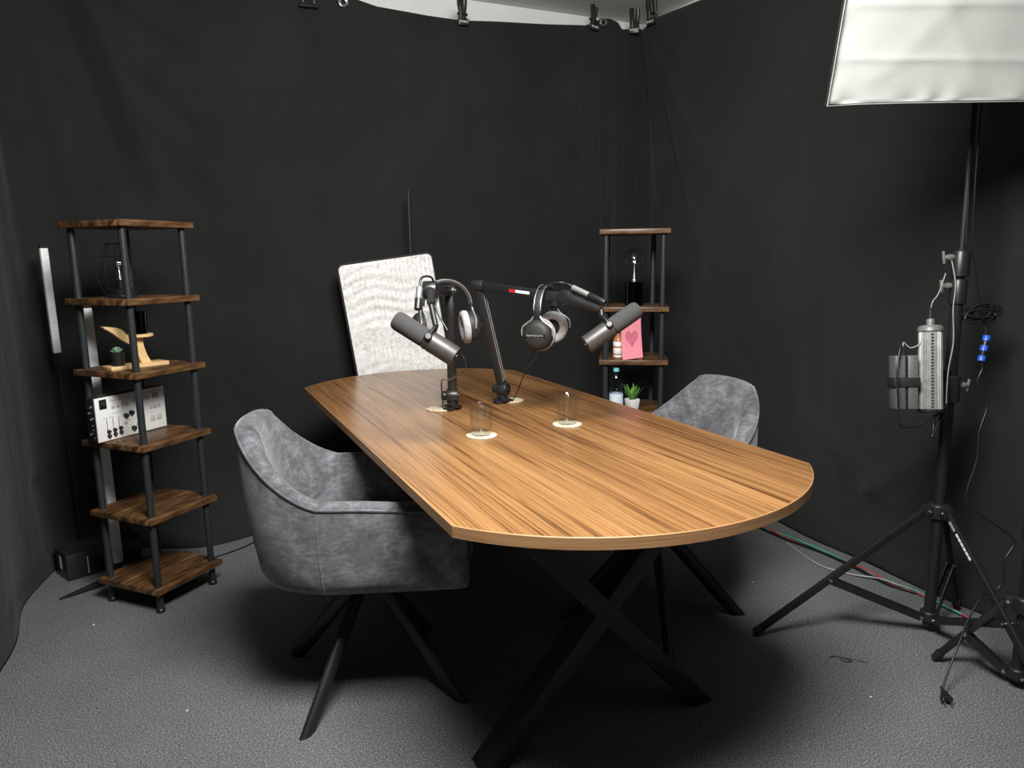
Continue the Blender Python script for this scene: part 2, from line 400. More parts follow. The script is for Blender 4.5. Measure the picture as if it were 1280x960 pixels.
RB = [((sb(-1.32), 2.40), (sb(-1.06), 1.45), 0.035, 0.07, -0.035), ((sb(-1.22), 2.45), (sb(-0.95), 1.55), 0.03, 0.07, 0.028),
      ((sb(-1.18), 2.42), (sb(-0.82), 2.20), 0.03, 0.05, -0.022), ((sb(-1.05), 2.12), (sb(-0.80), 1.86), 0.025, 0.04, -0.026),
      ((sb(-1.10), 2.05), (sb(-0.70), 1.62), 0.03, 0.06, 0.022), ((sb(-0.30), 2.50), (sb(-0.25), 2.0), 0.02, 0.06, -0.015),
      ((sb(-1.45), 2.4), (sb(-1.30), 1.2), 0.04, 0.08, 0.030), ((sb(-1.60), 2.4), (sb(-1.50), 0.9), 0.04, 0.08, -0.030),
      ((sb(1.285), 2.56), (sb(1.02), 1.75), 0.02, 0.08, 0.024), ((sb(1.285), 2.56), (sb(1.16), 1.60), 0.015, 0.05, -0.022),
      ((sb(1.285), 2.56), (sb(1.30), 1.2), 0.015, 0.05, 0.024), ((sb(1.285), 2.56), (sb(0.75), 2.0), 0.02, 0.09, -0.018),
      ((sb(1.42), 2.56), (sb(1.40), 1.2), 0.015, 0.035, 0.022), ((sb(1.50), 2.56), (sb(1.50), 0.9), 0.015, 0.04, -0.022),
      ((sb(0.50), 2.50), (sb(0.33), 1.75), 0.02, 0.09, 0.020), ((sb(0.50), 2.50), (sb(0.62), 1.75), 0.02, 0.08, -0.018),
      ((sb(0.50), 2.50), (sb(0.10), 2.05), 0.02, 0.09, 0.014), ((sb(-0.2), 1.6), (sb(0.2), 0.6), 0.06, 0.1, 0.015)]
back = curtain('backdrop_curtain', 'large black cloth backdrop wrapping around the two brown shelves and the foil board', path_back, S3, top_back, RB,
               lambda S: 0.05 + 0.19 * np.exp(-((S - sb(-0.90)) / 0.33) ** 2) + 0.05 * np.sin(2.1 * S), 460, 150, 11)
def path_right(s):
    return np.full_like(s, 1.62), 1.535 - s, np.full_like(s, -1.0), np.zeros_like(s)
def top_right(s): return np.interp(s, [0, 0.13, 0.19, 0.56, 1.0, 3.2], [2.585, 2.615, 2.625, 2.60, 2.60, 2.62])
RR = [((0.08, 2.56), (0.26, 1.60), 0.02, 0.05, 0.030), ((0.10, 2.56), (0.60, 1.20), 0.02, 0.07, -0.028), ((0.06, 2.5), (0.12, 1.2), 0.015, 0.04, -0.03),
      ((0.10, 2.56), (0.80, 0.95), 0.02, 0.08, 0.030), ((0.12, 2.56), (1.0, 1.5), 0.02, 0.10, 0.018), ((0.55, 1.35), (1.30, 0.42), 0.05, 0.07, -0.022),
      ((1.2, 1.4), (1.55, 0.35), 0.07, 0.09, 0.022), ((1.75, 0.30), (2.25, 0.72), 0.04, 0.08, 0.024), ((1.35, 0.62), (1.95, 0.26), 0.04, 0.06, 0.022),
      ((2.0, 0.9), (2.4, 0.25), 0.05, 0.07, -0.02), ((1.5, 1.1), (1.62, 0.3), 0.05, 0.06, 0.018)]
rightc = curtain('backdrop_curtain', 'black cloth backdrop hanging along the right wall behind the light stands', path_right, 3.2, top_right, RR,
                 lambda S: 0.035 + 0.02 * np.sin(3 * S), 260, 130, 5)
# eyelets in the hem of the big backdrop
def eyelet(x, z):
    e = MB().lathe([(0.012, 0), (0.012, 0.002), (0.019, 0.004), (0.024, 0.002), (0.024, 0), (0.019, -0.001)], 20, (x, 1.478, z), (0, -1, 0), closed=True).build('eyelet', 'chrome', back)
eyelet(-0.118, 2.530); eyelet(1.345, 2.600)

# spring clamps on the hem
def make_clamp():
    t = thing('spring_clamp', '', 'clamp')
    for sgn in (-1, 1):   # two handles rising, jaws below
        MB().tube(smooth_path([(0.016 * sgn, 0.004 * sgn, 0.105), (0.017 * sgn, 0.010 * sgn, 0.075), (0.012 * sgn, 0.012 * sgn, 0.035), (0.014 * sgn, 0.010 * sgn, 0.0)], 5),
                  [0.0135] * 8 + [0.0135] * 8, 10).build('handle', 'black_plastic', t)
    MB().tube([(-0.028, 0, 0.03), (0.028, 0, 0.03)], 0.007, 10).build('spring', 'black_metal', t)
    for x in (-0.0275, 0.0275): MB().lathe([(0.004, 0), (0.004, 0.003)], 8, (x - 0.0015, 0, 0.03), (1, 0, 0)).build('rivet', 'chrome', t)
    MB().box((0, -0.016, -0.012), (0.058, 0.012, 0.034)).build('jaw', 'black_plastic', t, bevel=0.004)
    MB().box((0, 0.016, -0.012), (0.058, 0.012, 0.034)).build('jaw', 'black_plastic', t, bevel=0.004)
    return t
cl = make_clamp()
text_part('lettering', 'SMART', 0.017, 'label_white', cl, Matrix.Translation((0, -0.0225, -0.012)) @ Matrix.Rotation(PI / 2, 4, 'X'))
spots = [((0.500, 1.492, 2.520), 0, (0, 0, 0), 'black spring clamp with white lettering alone at the middle of the backdrop hem'),
         ((1.285, 1.492, 2.580), 0.15, (0, 0.12, 0), 'black spring clamp beside the raised eyelet flap of the backdrop'),
         ((1.555, 1.478, 2.590), -0.7, (0, 0, 0), 'black spring clamp joining both backdrops in the room corner'),
         ((1.612, 1.385, 2.620), -1.3, (0.14, 0, 0), 'black spring clamp leaning on the hem of the right wall backdrop')]
for i, (loc, rz, tilt, lb) in enumerate(spots):
    c = cl if i == 0 else copy_tree(cl)
    c.location = loc; c.rotation_euler = (tilt[0], tilt[1], rz); tag(c, lb, 'clamp', 'spring clamps on the backdrop hem')
t = thing('binder_clip', 'black binder clip with wire handles near the eyelet of the backdrop hem', 'clip', (-0.283, 1.480, 2.492))
MB().prism([(-0.016, -0.006), (0.016, -0.006), (0.010, 0.012), (-0.010, 0.012)], -0.045, 0.045).xf(Matrix.Rotation(PI / 2, 4, 'Y') @ Matrix.Rotation(PI / 2, 4, 'Z')).build('clip_body', 'black_metal', t, bevel=0.002)
for s_ in (-1, 1):
    MB().tube(smooth_path([(-0.028, s_ * 0.006, 0.01), (-0.016, s_ * 0.010, 0.055), (0, s_ * 0.011, 0.062), (0.016, s_ * 0.010, 0.055), (0.028, s_ * 0.006, 0.01)], 5), 0.0018, 6).build('wire_handle', 'chrome', t)

# ------------------------------------------------------------------ the table
TZ = 0.76; TH = 0.026; HW = 0.5; HL = 0.928; SAG = 0.252
def table_outline(inset=0.0, n=28):
    hw, hl, sg = HW - inset, HL - inset * 0.6, SAG - inset * 0.4
    rad = hw * hw / (2 * sg) + sg / 2; cy = hl + sg - rad; a0 = math.asin(min(1, hw / rad))
    if cy > hl: a0 = PI - a0
    pts = []
    for k in range(n + 1):
        a = -a0 + 2 * a0 * k / n; pts.append((-rad * math.sin(a), -(cy + rad * math.cos(a))))
    pts = [(x, y) for x, y in pts]          # near end, from +x to -x
    near = pts; far = [(-x, -y) for x, y in pts]
    out = near + far
    return out
t_table = thing('meeting_table', 'long walnut veneer table with straight sides, bowed ends and black X legs', 'table', (0, 0, 0))
outl = table_outline()
top = MB().prism(table_outline(0.0025), TZ - TH, TZ).build('tabletop', 'walnut', t_table, smooth=20)
e = MB(); inn = table_outline(0.0022); n_ = len(outl)
vs = [(x, y, TZ - TH) for x, y in outl] + [(x, y, TZ - 0.001) for x, y in outl] + [(x, y, TZ + 0.0004) for x, y in inn] + [(x, y, TZ - TH) for x, y in inn]
fs = []
for i in range(n_):
    j = (i + 1) % n_
    for a, b in ((0, 1), (1, 2), (2, 3), (3, 0)): fs.append((a * n_ + i, a * n_ + j, b * n_ + j, b * n_ + i))
e.add(vs, fs).build('edge_band', 'edge_wood', t_table, smooth=25)
for yy in (-0.70, 0.70):
    for sg in (-1, 1):
        a = Vector((sg * 0.335, yy, 0.0)); b = Vector((-sg * 0.335, yy, TZ - TH - 0.008))
        d = (b - a).normalized(); hw = 0.027 / abs(d.z)
        poly = [(a.x - hw, 0), (a.x + hw, 0), (b.x + hw, b.z), (b.x - hw, b.z)]
        dy = 0.04 + (0.0006 if sg > 0 else 0)
        vs = [(x, yy - dy, z) for x, z in poly] + [(x, yy + dy, z) for x, z in poly]
        MB().add(vs, [(0,1,2,3),(7,6,5,4),(0,4,5,1),(1,5,6,2),(2,6,7,3),(3,7,4,0)]).build('leg', 'table_steel', t_table, bevel=0.003)
    MB().box((0, yy, TZ - TH - 0.004), (0.86, 0.09, 0.008)).build('mounting_plate', 'table_steel', t_table)
MB().box((0, 0, TZ - TH - 0.018), (0.05, 1.30, 0.034)).build('support_beam', 'table_steel', t_table)

# ------------------------------------------------------------------ armchairs
def make_chair():
    t = thing('armchair', '', 'chair')
    TS = 72.0
    def plan(th):
        """th in degrees from back centre; |th|<=90 bowed back, beyond: straight arms (measured as extra degrees)"""
        sg = 1 if th >= 0 else -1; a = abs(th)
        if a <= 90:
            c, s_ = math.cos(R(a)), math.sin(R(a)); n = 2.7
            k = (abs(c) ** n + abs(s_) ** n) ** (-1 / n)
            x, y = -0.31 * c * k, 0.285 * s_ * k
        else: x, y = (a - 90) / 90 * 0.27, 0.285 + (a - 90) / 90 * 0.012
        return Vector((x, sg * y, 0))
    def nrm(th):
        d = (plan(th + 1) - plan(th - 1)).normalized(); n = Vector((d.y, -d.x, 0))
        return n if n.dot(plan(th)) > 0 else -n
    def height(th):
        a = abs(th)
        up = 0.862 - 0.010 * (a / 30) ** 2
        f = min(1, max(0, (a - 24) / (TS - 24))); f = f * f * (3 - 2 * f) * 0.35 + f * 0.65
        z = up * (1 - f) + 0.668 * f if a < TS else 0.668 - 0.020 * (a - TS) / (180 - TS)
        return z
    def section(th):
        p = plan(th); n = nrm(th); h = height(th); pts = []
        lean = lambda z: -0.10 * max(0, (z - 0.44)) * max(0, math.cos(R(min(abs(th), 90)))) ** 0.7
        def P(z, inset): return p - n * inset + Vector((lean(z) + 0, 0, z))
        pts += [P(0.392, 0.075), P(0.396, 0.045), P(0.410, 0.020), P(0.440, 0.004)]
        for k in range(1, 6): z = 0.44 + (h - 0.022 - 0.44) * k / 5; pts.append(P(z, 0.004 - 0.010 * math.sin(PI * k / 5)))
        pts += [P(h - 0.008, 0.006), P(h, 0.020), P(h + 0.002, 0.034), P(h - 0.004, 0.050), P(h - 0.022, 0.060)]
        for k in range(1, 6): z = h - 0.022 - (h - 0.022 - 0.44) * k / 5; pts.append(P(z, 0.062 + 0.016 * math.sin(PI * k / 5)))
        return pts
    def sheet(a0, a1, k, cap0=False, cap1=False):
        rows = [section(a0 + (a1 - a0) * i / k) for i in range(k + 1)]
        for flag, idx, sgn in ((cap0, 0, -1), (cap1, k, 1)):
            if flag:      # pad the arm end outwards so that it is rounded
                base = rows[idx]; c = sum(base, Vector()) / len(base); extra = []
                for st, sc in ((0.012, 0.96), (0.020, 0.86), (0.024, 0.55), (0.025, 0.05)):
                    extra.append([Vector((q.x + st, c.y + (q.y - c.y) * sc, c.z + (q.z - c.z) * (1 - (1 - sc) * 0.35))) for q in base])
                rows = rows + extra if sgn > 0 else list(reversed(extra)) + rows
        m = len(rows[0]); vs = [p for r_ in rows for p in r_]; fs = []
        for i in range(len(rows) - 1):
            for j in range(m - 1): fs.append((i * m + j, i * m + j + 1, (i + 1) * m + j + 1, (i + 1) * m + j))
        return MB().add(vs, fs)
    bk = sheet(-TS, TS, 40).build('backrest', 'suede', t, smooth=60)
    arm1 = sheet(TS, 180, 22, False, True).build('armrest', 'suede', t, smooth=60)
    arm2 = sheet(-180, -TS, 22, True, False).build('armrest', 'suede', t, smooth=60)
    # piping along the outer rim, seam lines where arms meet the back, two seams on the inner back
    def rim(th): s_ = section(th); return (s_[8] * 0.5 + s_[9] * 0.5) + nrm(th) * 0.001
    MB().tube([rim(-TS + 2 * TS * i / 48) for i in range(49)], 0.0042, 6).build('piping', 'suede', bk)
    MB().tube([rim(TS + (180 - TS) * i / 20) for i in range(21)], 0.0042, 6).build('piping', 'suede', arm1)
    MB().tube([rim(-TS - (180 - TS) * i / 20) for i in range(21)], 0.0042, 6).build('piping', 'suede', arm2)
    for th in (-TS, TS): MB().tube([p + (nrm(th) * 0.0005) for p in section(th)[1:9]], 0.0013, 5).build('seam', 'suede', bk)
    for th in (-26, 26): MB().tube([p - nrm(th) * 0.0002 for p in section(th)[11:18]], 0.0036, 5).build('seam', 'suede', bk)
    # seat cushion: rounded, a little proud of the arms in front
    n = 40; rings = []
    def cush(k, inset, z):
        a = 2 * PI * k / n; c, s_ = math.cos(a), math.sin(a); e_ = 0.5
        x = (abs(c) ** e_) * (1 if c > 0 else -1); y = (abs(s_) ** e_) * (1 if s_ > 0 else -1)
        return Vector((0.035 + x * (0.285 - inset), y * (0.232 - inset), z))
    prof = [(0.05, 0.405), (0.012, 0.415), (0.0, 0.45), (0.004, 0.48), (0.022, 0.502), (0.07, 0.514), (0.16, 0.512)]
    mb = MB(); vs = [cush(k, i, z) for i, z in prof for k in range(n)]; fs = []
    for r_ in range(len(prof) - 1):
        for k in range(n): fs.append((r_ * n + k, r_ * n + (k + 1) % n, (r_ + 1) * n + (k + 1) % n, (r_ + 1) * n + k))
    fs += [tuple(reversed(range(n))), tuple((len(prof) - 1) * n + k for k in range(n))]
    mb.add(vs, fs).build('seat', 'suede', t, smooth=60)
    pan = [plan(-180 + 360 * i / 60) * 0.80 for i in range(61)]
    MB().prism([(p.x, p.y) for p in pan], 0.388, 0.40).build('seat_base', 'black_plastic', t)
    MB().cyl((0, 0, 0.30), (0, 0, 0.39), 0.032, 18).build('swivel_column', 'black_metal', t)
    MB().cyl((0, 0, 0.372), (0, 0, 0.388), 0.10, 20).build('mounting_plate', 'black_metal', t)
    return t
def chair_legs(t, rot):
    for k in range(4):
        a = rot + k * PI / 2; u = Vector((math.cos(a), math.sin(a), 0)); w = Vector((-u.y, u.x, 0))
        A = u * 0.02 + Vector((0, 0, 0.352)); B = u * 0.315 + Vector((0, 0, 0.0))
        d = (B - A).normalized(); nn = d.cross(w); ring = []
        vs = []; m = 12
        for base, s_ in ((A, 1.0), (A + (B - A) * 0.5, 0.96), (B, 0.9)):
            for j in range(m):
                an = 2 * PI * j / m; p = base + w * (0.0165 * s_ * math.cos(an)) + nn * (0.026 * s_ * math.sin(an))
                if base is B: p = p - d * (p.z / d.z)     # cut flat on the floor
                vs.append(p)
        fs = [(i * m + j, i * m + (j + 1) % m, (i + 1) * m + (j + 1) % m, (i + 1) * m + j) for i in range(2) for j in range(m)]
        fs += [tuple(reversed(range(m))), tuple(2 * m + j for j in range(m))]
        MB().add(vs, fs).build('leg', 'black_metal', t, smooth=50)
ch = make_chair(); ch2 = copy_tree(ch)
YAW1 = R(-18); ch.location = (-0.505, -0.165, 0); ch.rotation_euler.z = YAW1
tag(ch, 'grey suede tub armchair seen from outside, tucked under the table near the tall switcher shelf', 'chair', 'armchairs at the table')
chair_legs(ch, R(-50) - YAW1)
YAW2 = R(181); ch2.location = (0.515, -0.225, 0); ch2.rotation_euler.z = YAW2
tag(ch2, 'grey suede tub armchair showing its seamed inner back across the table beside the light stand', 'chair', 'armchairs at the table')
chair_legs(ch2, R(-25) - YAW2)

# ------------------------------------------------------------------ corner shelf units
def make_shelf(name, label, loc, rotz, tiers, a=0.30):
    """right-angled corner at the local origin, rounded sides at the back; four posts"""
    t = thing(name, label, 'shelf', loc, rotz)
    poly = [(-0.02, -0.02), (a, -0.02), (a, 0.09)]
    for k in range(1, 12):
        an = k / 12 * PI / 2; e_ = 0.45
        poly.append((0.09 + (a - 0.09) * math.cos(an) ** e_, 0.09 + (a - 0.09) * math.sin(an) ** e_))
    poly += [(0.09, a), (-0.02, a)]
    base = MB().prism(poly, -0.022, 0.0).mesh('shelf_board', 'rustic', bevel=0.0015)
    for i, z in enumerate(tiers):
        o = bpy.data.objects.new('shelf_board', base); COL.objects.link(o); o.parent = t; o.location = (0, 0, z)
    for x, y in ((0.01, 0.01), (0.27, 0.012), (0.012, 0.27), (0.236, 0.268)):
        zs = [0.012] + [z for z in reversed(tiers)]
        p = MB()
        p.cyl((x, y, 0.010), (x, y, tiers[0] - 0.022), 0.0128, 14)
        po = p.build('post', 'post_steel', t)
        MB().lathe([(0.015, 0), (0.0165, 0.003), (0.0165, 0.012), (0.0135, 0.016)], 14, (x, y, 0)).build('foot', 'black_plastic', po)
    return t
SL = make_shelf('corner_shelf', 'tall six-tier rustic brown shelf with the white switcher panel on it', (-1.127, 0.606, 0), R(42), [1.454, 1.181, 0.920, 0.653, 0.376, 0.101])
SR = make_shelf('corner_shelf', 'rustic brown shelf with bulb lamp and pink card behind the table, near the room corner', (0.838, 0.640, 0), R(-33), [1.425, 1.070, 0.822, 0.576, 0.335, 0.095])

# ------------------------------------------------------------------ things on the tall shelf
def loc_shelf(sh, x, y, z):
    a = sh.rotation_euler.z; l = sh.location
    return (l.x + x * math.cos(a) - y * math.sin(a), l.y + x * math.sin(a) + y * math.cos(a), z)
def make_bulb(t, z, r, neck=0.018, glass='bulb_glass'):
    """globe bulb above height z; filament inside"""
    cz = z + 0.035 + r
    pr = [(neck, z), (neck * 0.95, z + 0.02)]
    a0 = math.asin(min(0.99, neck / r))
    for k in range(13):
        a = a0 + (PI - a0) * k / 12; pr.append((r * math.sin(a), cz - r * math.cos(a)))
    g = MB().lathe(pr, 24).build('bulb', glass, t)
    MB().lathe([(0.011, z - 0.012), (0.011, z + 0.006), (0.006, z + 0.03), (0.004, cz - r * 0.3)], 12).build('filament_stem', 'chrome', g)
    MB().tube([Vector((0.014 * math.cos(k * 0.9), 0.014 * math.sin(k * 0.9), cz - r * 0.3 + k * r * 0.045)) for k in range(20)], 0.0016, 6).build('filament', 'chrome', g)
    return g
# wire lantern, second tier
t = thing('wire_lantern', 'black wire cage lantern with a small bulb on the tall shelf', 'lantern', loc_shelf(SL, 0.100, 0.155, 1.181))
MB().lathe([(0.052, 0), (0.055, 0.004), (0.052, 0.010), (0.040, 0.012), (0.040, 0.030), (0.036, 0.034)], 24).build('base', 'black_metal', t)
prof = [(0.045, 0.010), (0.062, 0.035), (0.073, 0.070), (0.070, 0.105), (0.056, 0.150), (0.036, 0.196)]
for k in range(8):
    a = k * PI / 4 + 0.2
    MB().tube(smooth_path([(r_ * math.cos(a), r_ * math.sin(a), z) for r_, z in prof], 4), 0.0014, 6).build('cage_wire', 'black_metal', t)
for r_, z in ((0.0725, 0.058), (0.0705, 0.103), (0.056, 0.150), (0.036, 0.196)):
    MB().tube([(r_ * math.cos(2 * PI * k / 28), r_ * math.sin(2 * PI * k / 28), z) for k in range(28)], 0.0013, 6, closed=True).build('cage_ring', 'black_metal', t)
MB().lathe([(0.014, 0.034), (0.014, 0.060), (0.011, 0.064)], 14).build('bulb_socket', 'black_plastic', t)
make_bulb(t, 0.062, 0.024, 0.010)
# pine stand, third tier
vx = Vector((0.908, -0.42, 0)); A1 = math.atan2(-0.42, 0.908)
t = thing('candle_stand', 'light pine stand with a curved upright and leaf wing on the tall shelf', 'stand', loc_shelf(SL, 0.110, 0.128, 0.920), R(28))
MB().box((0, 0, 0.007), (0.215, 0.075, 0.014)).build('base', 'light_wood', t, bevel=0.002)
prof = smooth_path([(0.052, 0, 0.014), (0.038, 0, 0.045), (0.028, 0, 0.085), (0.026, 0, 0.112), (-0.022, 0, 0.118), (-0.050, 0, 0.148), (-0.104, 0, 0.160), (-0.106, 0, 0.154),
                    (-0.080, 0, 0.136), (-0.050, 0, 0.108), (-0.012, 0, 0.080), (0.004, 0, 0.045), (0.016, 0, 0.014)], 4)
n_ = len(prof); vs = [(p.x, -0.012, p.z) for p in prof] + [(p.x, 0.012, p.z) for p in prof]
MB().add(vs, [tuple(range(n_)), tuple(reversed(range(n_, 2 * n_)))] + [(i, (i + 1) % n_, n_ + (i + 1) % n_, n_ + i) for i in range(n_)]).build('upright', 'light_wood', t, smooth=30)
MB().lathe([(0.046, 0.112), (0.048, 0.114), (0.048, 0.121), (0.046, 0.123)], 28, (0.022, 0, 0)).build('platform', 'light_wood', t)
w_ = loc_shelf(SL, 0.110, 0.128, 0.920); a_ = R(28)
t2 = thing('candle_jar', 'smoked glass candle jar standing on the pine stand', 'candle', (w_[0] + 0.022 * math.cos(a_), w_[1] + 0.022 * math.sin(a_), 0.920 + 0.1232))
MB().lathe([(0.029, 0), (0.032, 0.003), (0.032, 0.082), (0.0295, 0.082), (0.0295, 0.006), (0.002, 0.005)], 24).build('jar', 'smoke_glass', t2)
MB().lathe([(0.0288, 0.0065), (0.0288, 0.048), (0.002, 0.049)], 24).build('candle', 'black_plastic', t2)
t2 = thing('potted_succulent', 'small green succulent in a black pot on the pine stand', 'plant', (w_[0] - 0.070 * math.cos(a_) + 0.014 * math.sin(a_), w_[1] - 0.070 * math.sin(a_) - 0.014 * math.cos(a_), 0.920 + 0.0142))
MB().lathe([(0.019, 0), (0.021, 0.002), (0.023, 0.050), (0.020, 0.050), (0.0195, 0.044)], 20).build('pot', 'black_plastic', t2)
random.seed(3)
def leaf_mesh(L, w, th):
    mb = MB(); prof = [(0, 0.35), (0.3, 0.9), (0.6, 1.0), (0.85, 0.6), (1.0, 0.06)]; vs = []; m = 6
    for u_, s_ in prof:
        for j in range(m): a = 2 * PI * j / m; vs.append((w * s_ * math.cos(a), th * s_ * math.sin(a), L * u_))
    fs = [(i * m + j, i * m + (j + 1) % m, (i + 1) * m + (j + 1) % m, (i + 1) * m + j) for i in range(len(prof) - 1) for j in range(m)] + [tuple(reversed(range(m))), tuple((len(prof) - 1) * m + j for j in range(m))]
    return mb.add(vs, fs)
lm = leaf_mesh(0.026, 0.0075, 0.0035).mesh('leaf', 'succulent')
for k in range(14):
    o = bpy.data.objects.new('leaf', lm); COL.objects.link(o); o.parent = t2; o.location = (0, 0, 0.046)
    o.rotation_euler = (R(72 - 4.5 * k), 0, k * 2.4)
# video switcher, fourth tier
swx = R(42); t = thing('video_switcher', 'white control panel of a video switcher with faders, knobs and buttons', 'mixer', loc_shelf(SL, 0.112, 0.206, 0.653), swx)
WX, HZ, DY = 0.306, 0.168, 0.050
MB().box((0, 0, HZ / 2), (WX, DY - 0.006, HZ)).build('case', 'black_plastic', t, bevel=0.004)
MB().box((0, -DY / 2, HZ / 2 + 0.001), (WX - 0.002, 0.006, HZ - 0.004)).build('front_panel', 'panel_white', t, bevel=0.0015)
fy = -DY / 2 - 0.003
def fp(u_, w_): return (-WX / 2 + WX * u_, fy, HZ * (1 - w_))          # u,w measured on the panel from its upper left
def pad(name, u_, w_, sx, sz, th, mat): return MB().box((fp(u_, w_)[0], fy - th / 2, fp(u_, w_)[2]), (sx, th, sz)).build(name, mat, t, bevel=min(0.001, th * 0.4))
pad('display', 0.105, 0.155, 0.030, 0.036, 0.002, 'black_plastic')
MB().lathe([(0.009, 0), (0.009, 0.006), (0.007, 0.008)], 18, (fp(0.105, 0.155)[0], fy - 0.002, fp(0.105, 0.155)[2]), (0, -1, 0)).build('selector_knob', 'black_rubber', t)
for k in range(4): pad('button', 0.235 + 0.065 * k, 0.245, 0.012, 0.012, 0.004, 'button_grey')
for k in range(4): pad('button', 0.545 + 0.062 * k, 0.215, 0.012, 0.012, 0.004, 'button_grey')
for k in range(3): pad('button', 0.775 + 0.057 * k, 0.44, 0.012, 0.013, 0.004, 'button_grey')
for u_, w_ in ((0.575, 0.47), (0.635, 0.47), (0.39, 0.66), (0.555, 0.76)): pad('button', u_, w_, 0.011, 0.012, 0.004, 'button_grey')
for u_ in (0.785, 0.880): pad('pad_button', u_, 0.70, 0.022, 0.022, 0.004, 'button_grey')
pad('small_screen', 0.855, 0.19, 0.027, 0.022, 0.0015, 'print_grey'); pad('small_screen', 0.855, 0.19, 0.021, 0.013, 0.0022, 'button_grey')
for k in range(3):
    u_ = 0.135 + 0.082 * k; f_ = pad('fader_slot', u_, 0.67, 0.0022, 0.058, 0.0008, 'black_plastic')
    for w_ in (0.775 - 0.012 * k, 0.875 - 0.012 * k):
        MB().lathe([(0.0062, 0), (0.0068, 0.004), (0.0055, 0.011), (0.003, 0.012)], 14, (fp(u_ + 0.006, w_)[0], fy - 0.0006, fp(u_, w_)[2]), (0, -1, 0)).build('fader_cap', 'black_rubber', t)
for u_, w_ in ((0.395, 0.505), (0.475, 0.465), (0.49, 0.83)):
    MB().lathe([(0.0085, 0), (0.0090, 0.005), (0.0075, 0.013), (0.005, 0.014)], 16, (fp(u_, w_)[0], fy, fp(u_, w_)[2]), (0, -1, 0)).build('rotary_knob', 'black_rubber', t)
for u_, w_, l in ((0.30, 0.175, 0.045), (0.27, 0.40, 0.03), (0.17, 0.475, 0.045), (0.62, 0.15, 0.02), (0.78, 0.09, 0.05), (0.60, 0.33, 0.03), (0.79, 0.60, 0.018), (0.45, 0.62, 0.012)):
    pad('printed_line', u_, w_, l, 0.0018, 0.0004, 'print_grey')
text_part('lettering', 'Roland', 0.014, 'print_grey', t, Matrix.Translation((fp(0.27, 0.11)[0], fy - 0.0002, fp(0.27, 0.11)[2])) @ Matrix.Rotation(PI / 2, 4, 'X'))
text_part('lettering', 'VR-1HD', 0.009, 'print_grey', t, Matrix.Translation((fp(0.90, 0.075)[0], fy - 0.0002, fp(0.90, 0.075)[2])) @ Matrix.Rotation(PI / 2, 4, 'X'))
for z_, y_, r_ in ((0.135, -0.005, 0.007), (0.112, 0.006, 0.006), (0.09, -0.005, 0.008), (0.066, -0.008, 0.004), (0.050, -0.008, 0.004), (0.034, 0.004, 0.007), (0.020, -0.012, 0.0035)):
    MB().lathe([(r_, 0), (r_, 0.003), (r_ * 0.55, 0.003), (r_ * 0.5, 0.001)], 14, (-WX / 2, y_, z_), (-1, 0, 0)).build('jack_socket', 'chrome', t)

# ------------------------------------------------------------------ things on the shelf behind the table
t = thing('bulb_lamp', 'clear globe bulb on a dark cylinder base on the shelf behind the table', 'lamp', loc_shelf(SR, 0.142, 0.110, 1.070))
MB().lathe([(0.041, 0), (0.044, 0.003), (0.044, 0.108), (0.041, 0.111), (0.02, 0.111)], 28).build('base', 'smoke_glass', t)
MB().lathe([(0.038, 0.003), (0.040, 0.104), (0.01, 0.105)], 24).build('core', 'black_plastic', t)
MB().lathe([(0.014, 0.111), (0.014, 0.124), (0.012, 0.127)], 16).build('bulb_socket', 'chrome', t)
make_bulb(t, 0.122, 0.056, 0.014)
t = thing('sauce_bottle', 'small amber bottle with cream label beside the pink card', 'bottle', loc_shelf(SR, 0.070, 0.060, 0.822))
MB().lathe([(0.022, 0), (0.0245, 0.004), (0.0245, 0.082), (0.020, 0.098), (0.011, 0.108), (0.010, 0.120)], 20).build('body', 'amber', t)
for z0, z1, m_ in ((0.006, 0.016, 'cream'), (0.022, 0.050, 'cream'), (0.058, 0.080, 'label_white')):
    MB().lathe([(0.0249, z0), (0.0252, z0 + 0.0005), (0.0252, z1 - 0.0005), (0.0249, z1)], 20, closed=True).build('label', m_, t)
MB().lathe([(0.012, 0.120), (0.012, 0.140), (0.010, 0.142)], 16).build('cap', 'black_plastic', t)
# pink card with a heart, standing at the shelf's front edge, slightly curled
t = thing('greeting_card', 'pink paper card with a darker heart leaning at the shelf front', 'card', loc_shelf(SR, 0.130, -0.004, 0.822), SR.rotation_euler.z)
def card(u_, v_, off=0.0):
    tw = 0.10 * (1 - v_)
    x = (u_ - 0.5) * 0.094 + 0.012 * (1 - v_) ** 1.5 - 0.004; z = v_ * 0.198 + 0.011 * u_ * (1 - v_)
    y = 0.016 * v_ + 0.010 * math.sin(PI * v_) + (u_ - 0.5) * 0.02 - off
    return Vector((x, y, z))
mb = MB().grid(lambda a, b: card(a, b), 8, 14); k0 = len(mb.v); mb.grid(lambda a, b: card(a, b, -0.0012), 8, 14)
mb.build('sheet', 'pink_paper', t, smooth=60)
hp = []
for k in range(28):
    a = 2 * PI * k / 28; hx = 16 * math.sin(a) ** 3; hy = 13 * math.cos(a) - 5 * math.cos(2 * a) - 2 * math.cos(3 * a) - math.cos(4 * a)
    hp.append(card(0.52 + hx / 17 * 0.34, 0.50 + hy / 17 * 0.25, 0.0008))
cx_ = card(0.52, 0.52, 0.0008)
MB().add(hp + [cx_], [(i, (i + 1) % 28, 28) for i in range(28)]).build('heart', 'pink_dark', t, smooth=0)
vs = [card(0.30 + 0.70 * a, 0.0, 0) for a in (0, 1)]
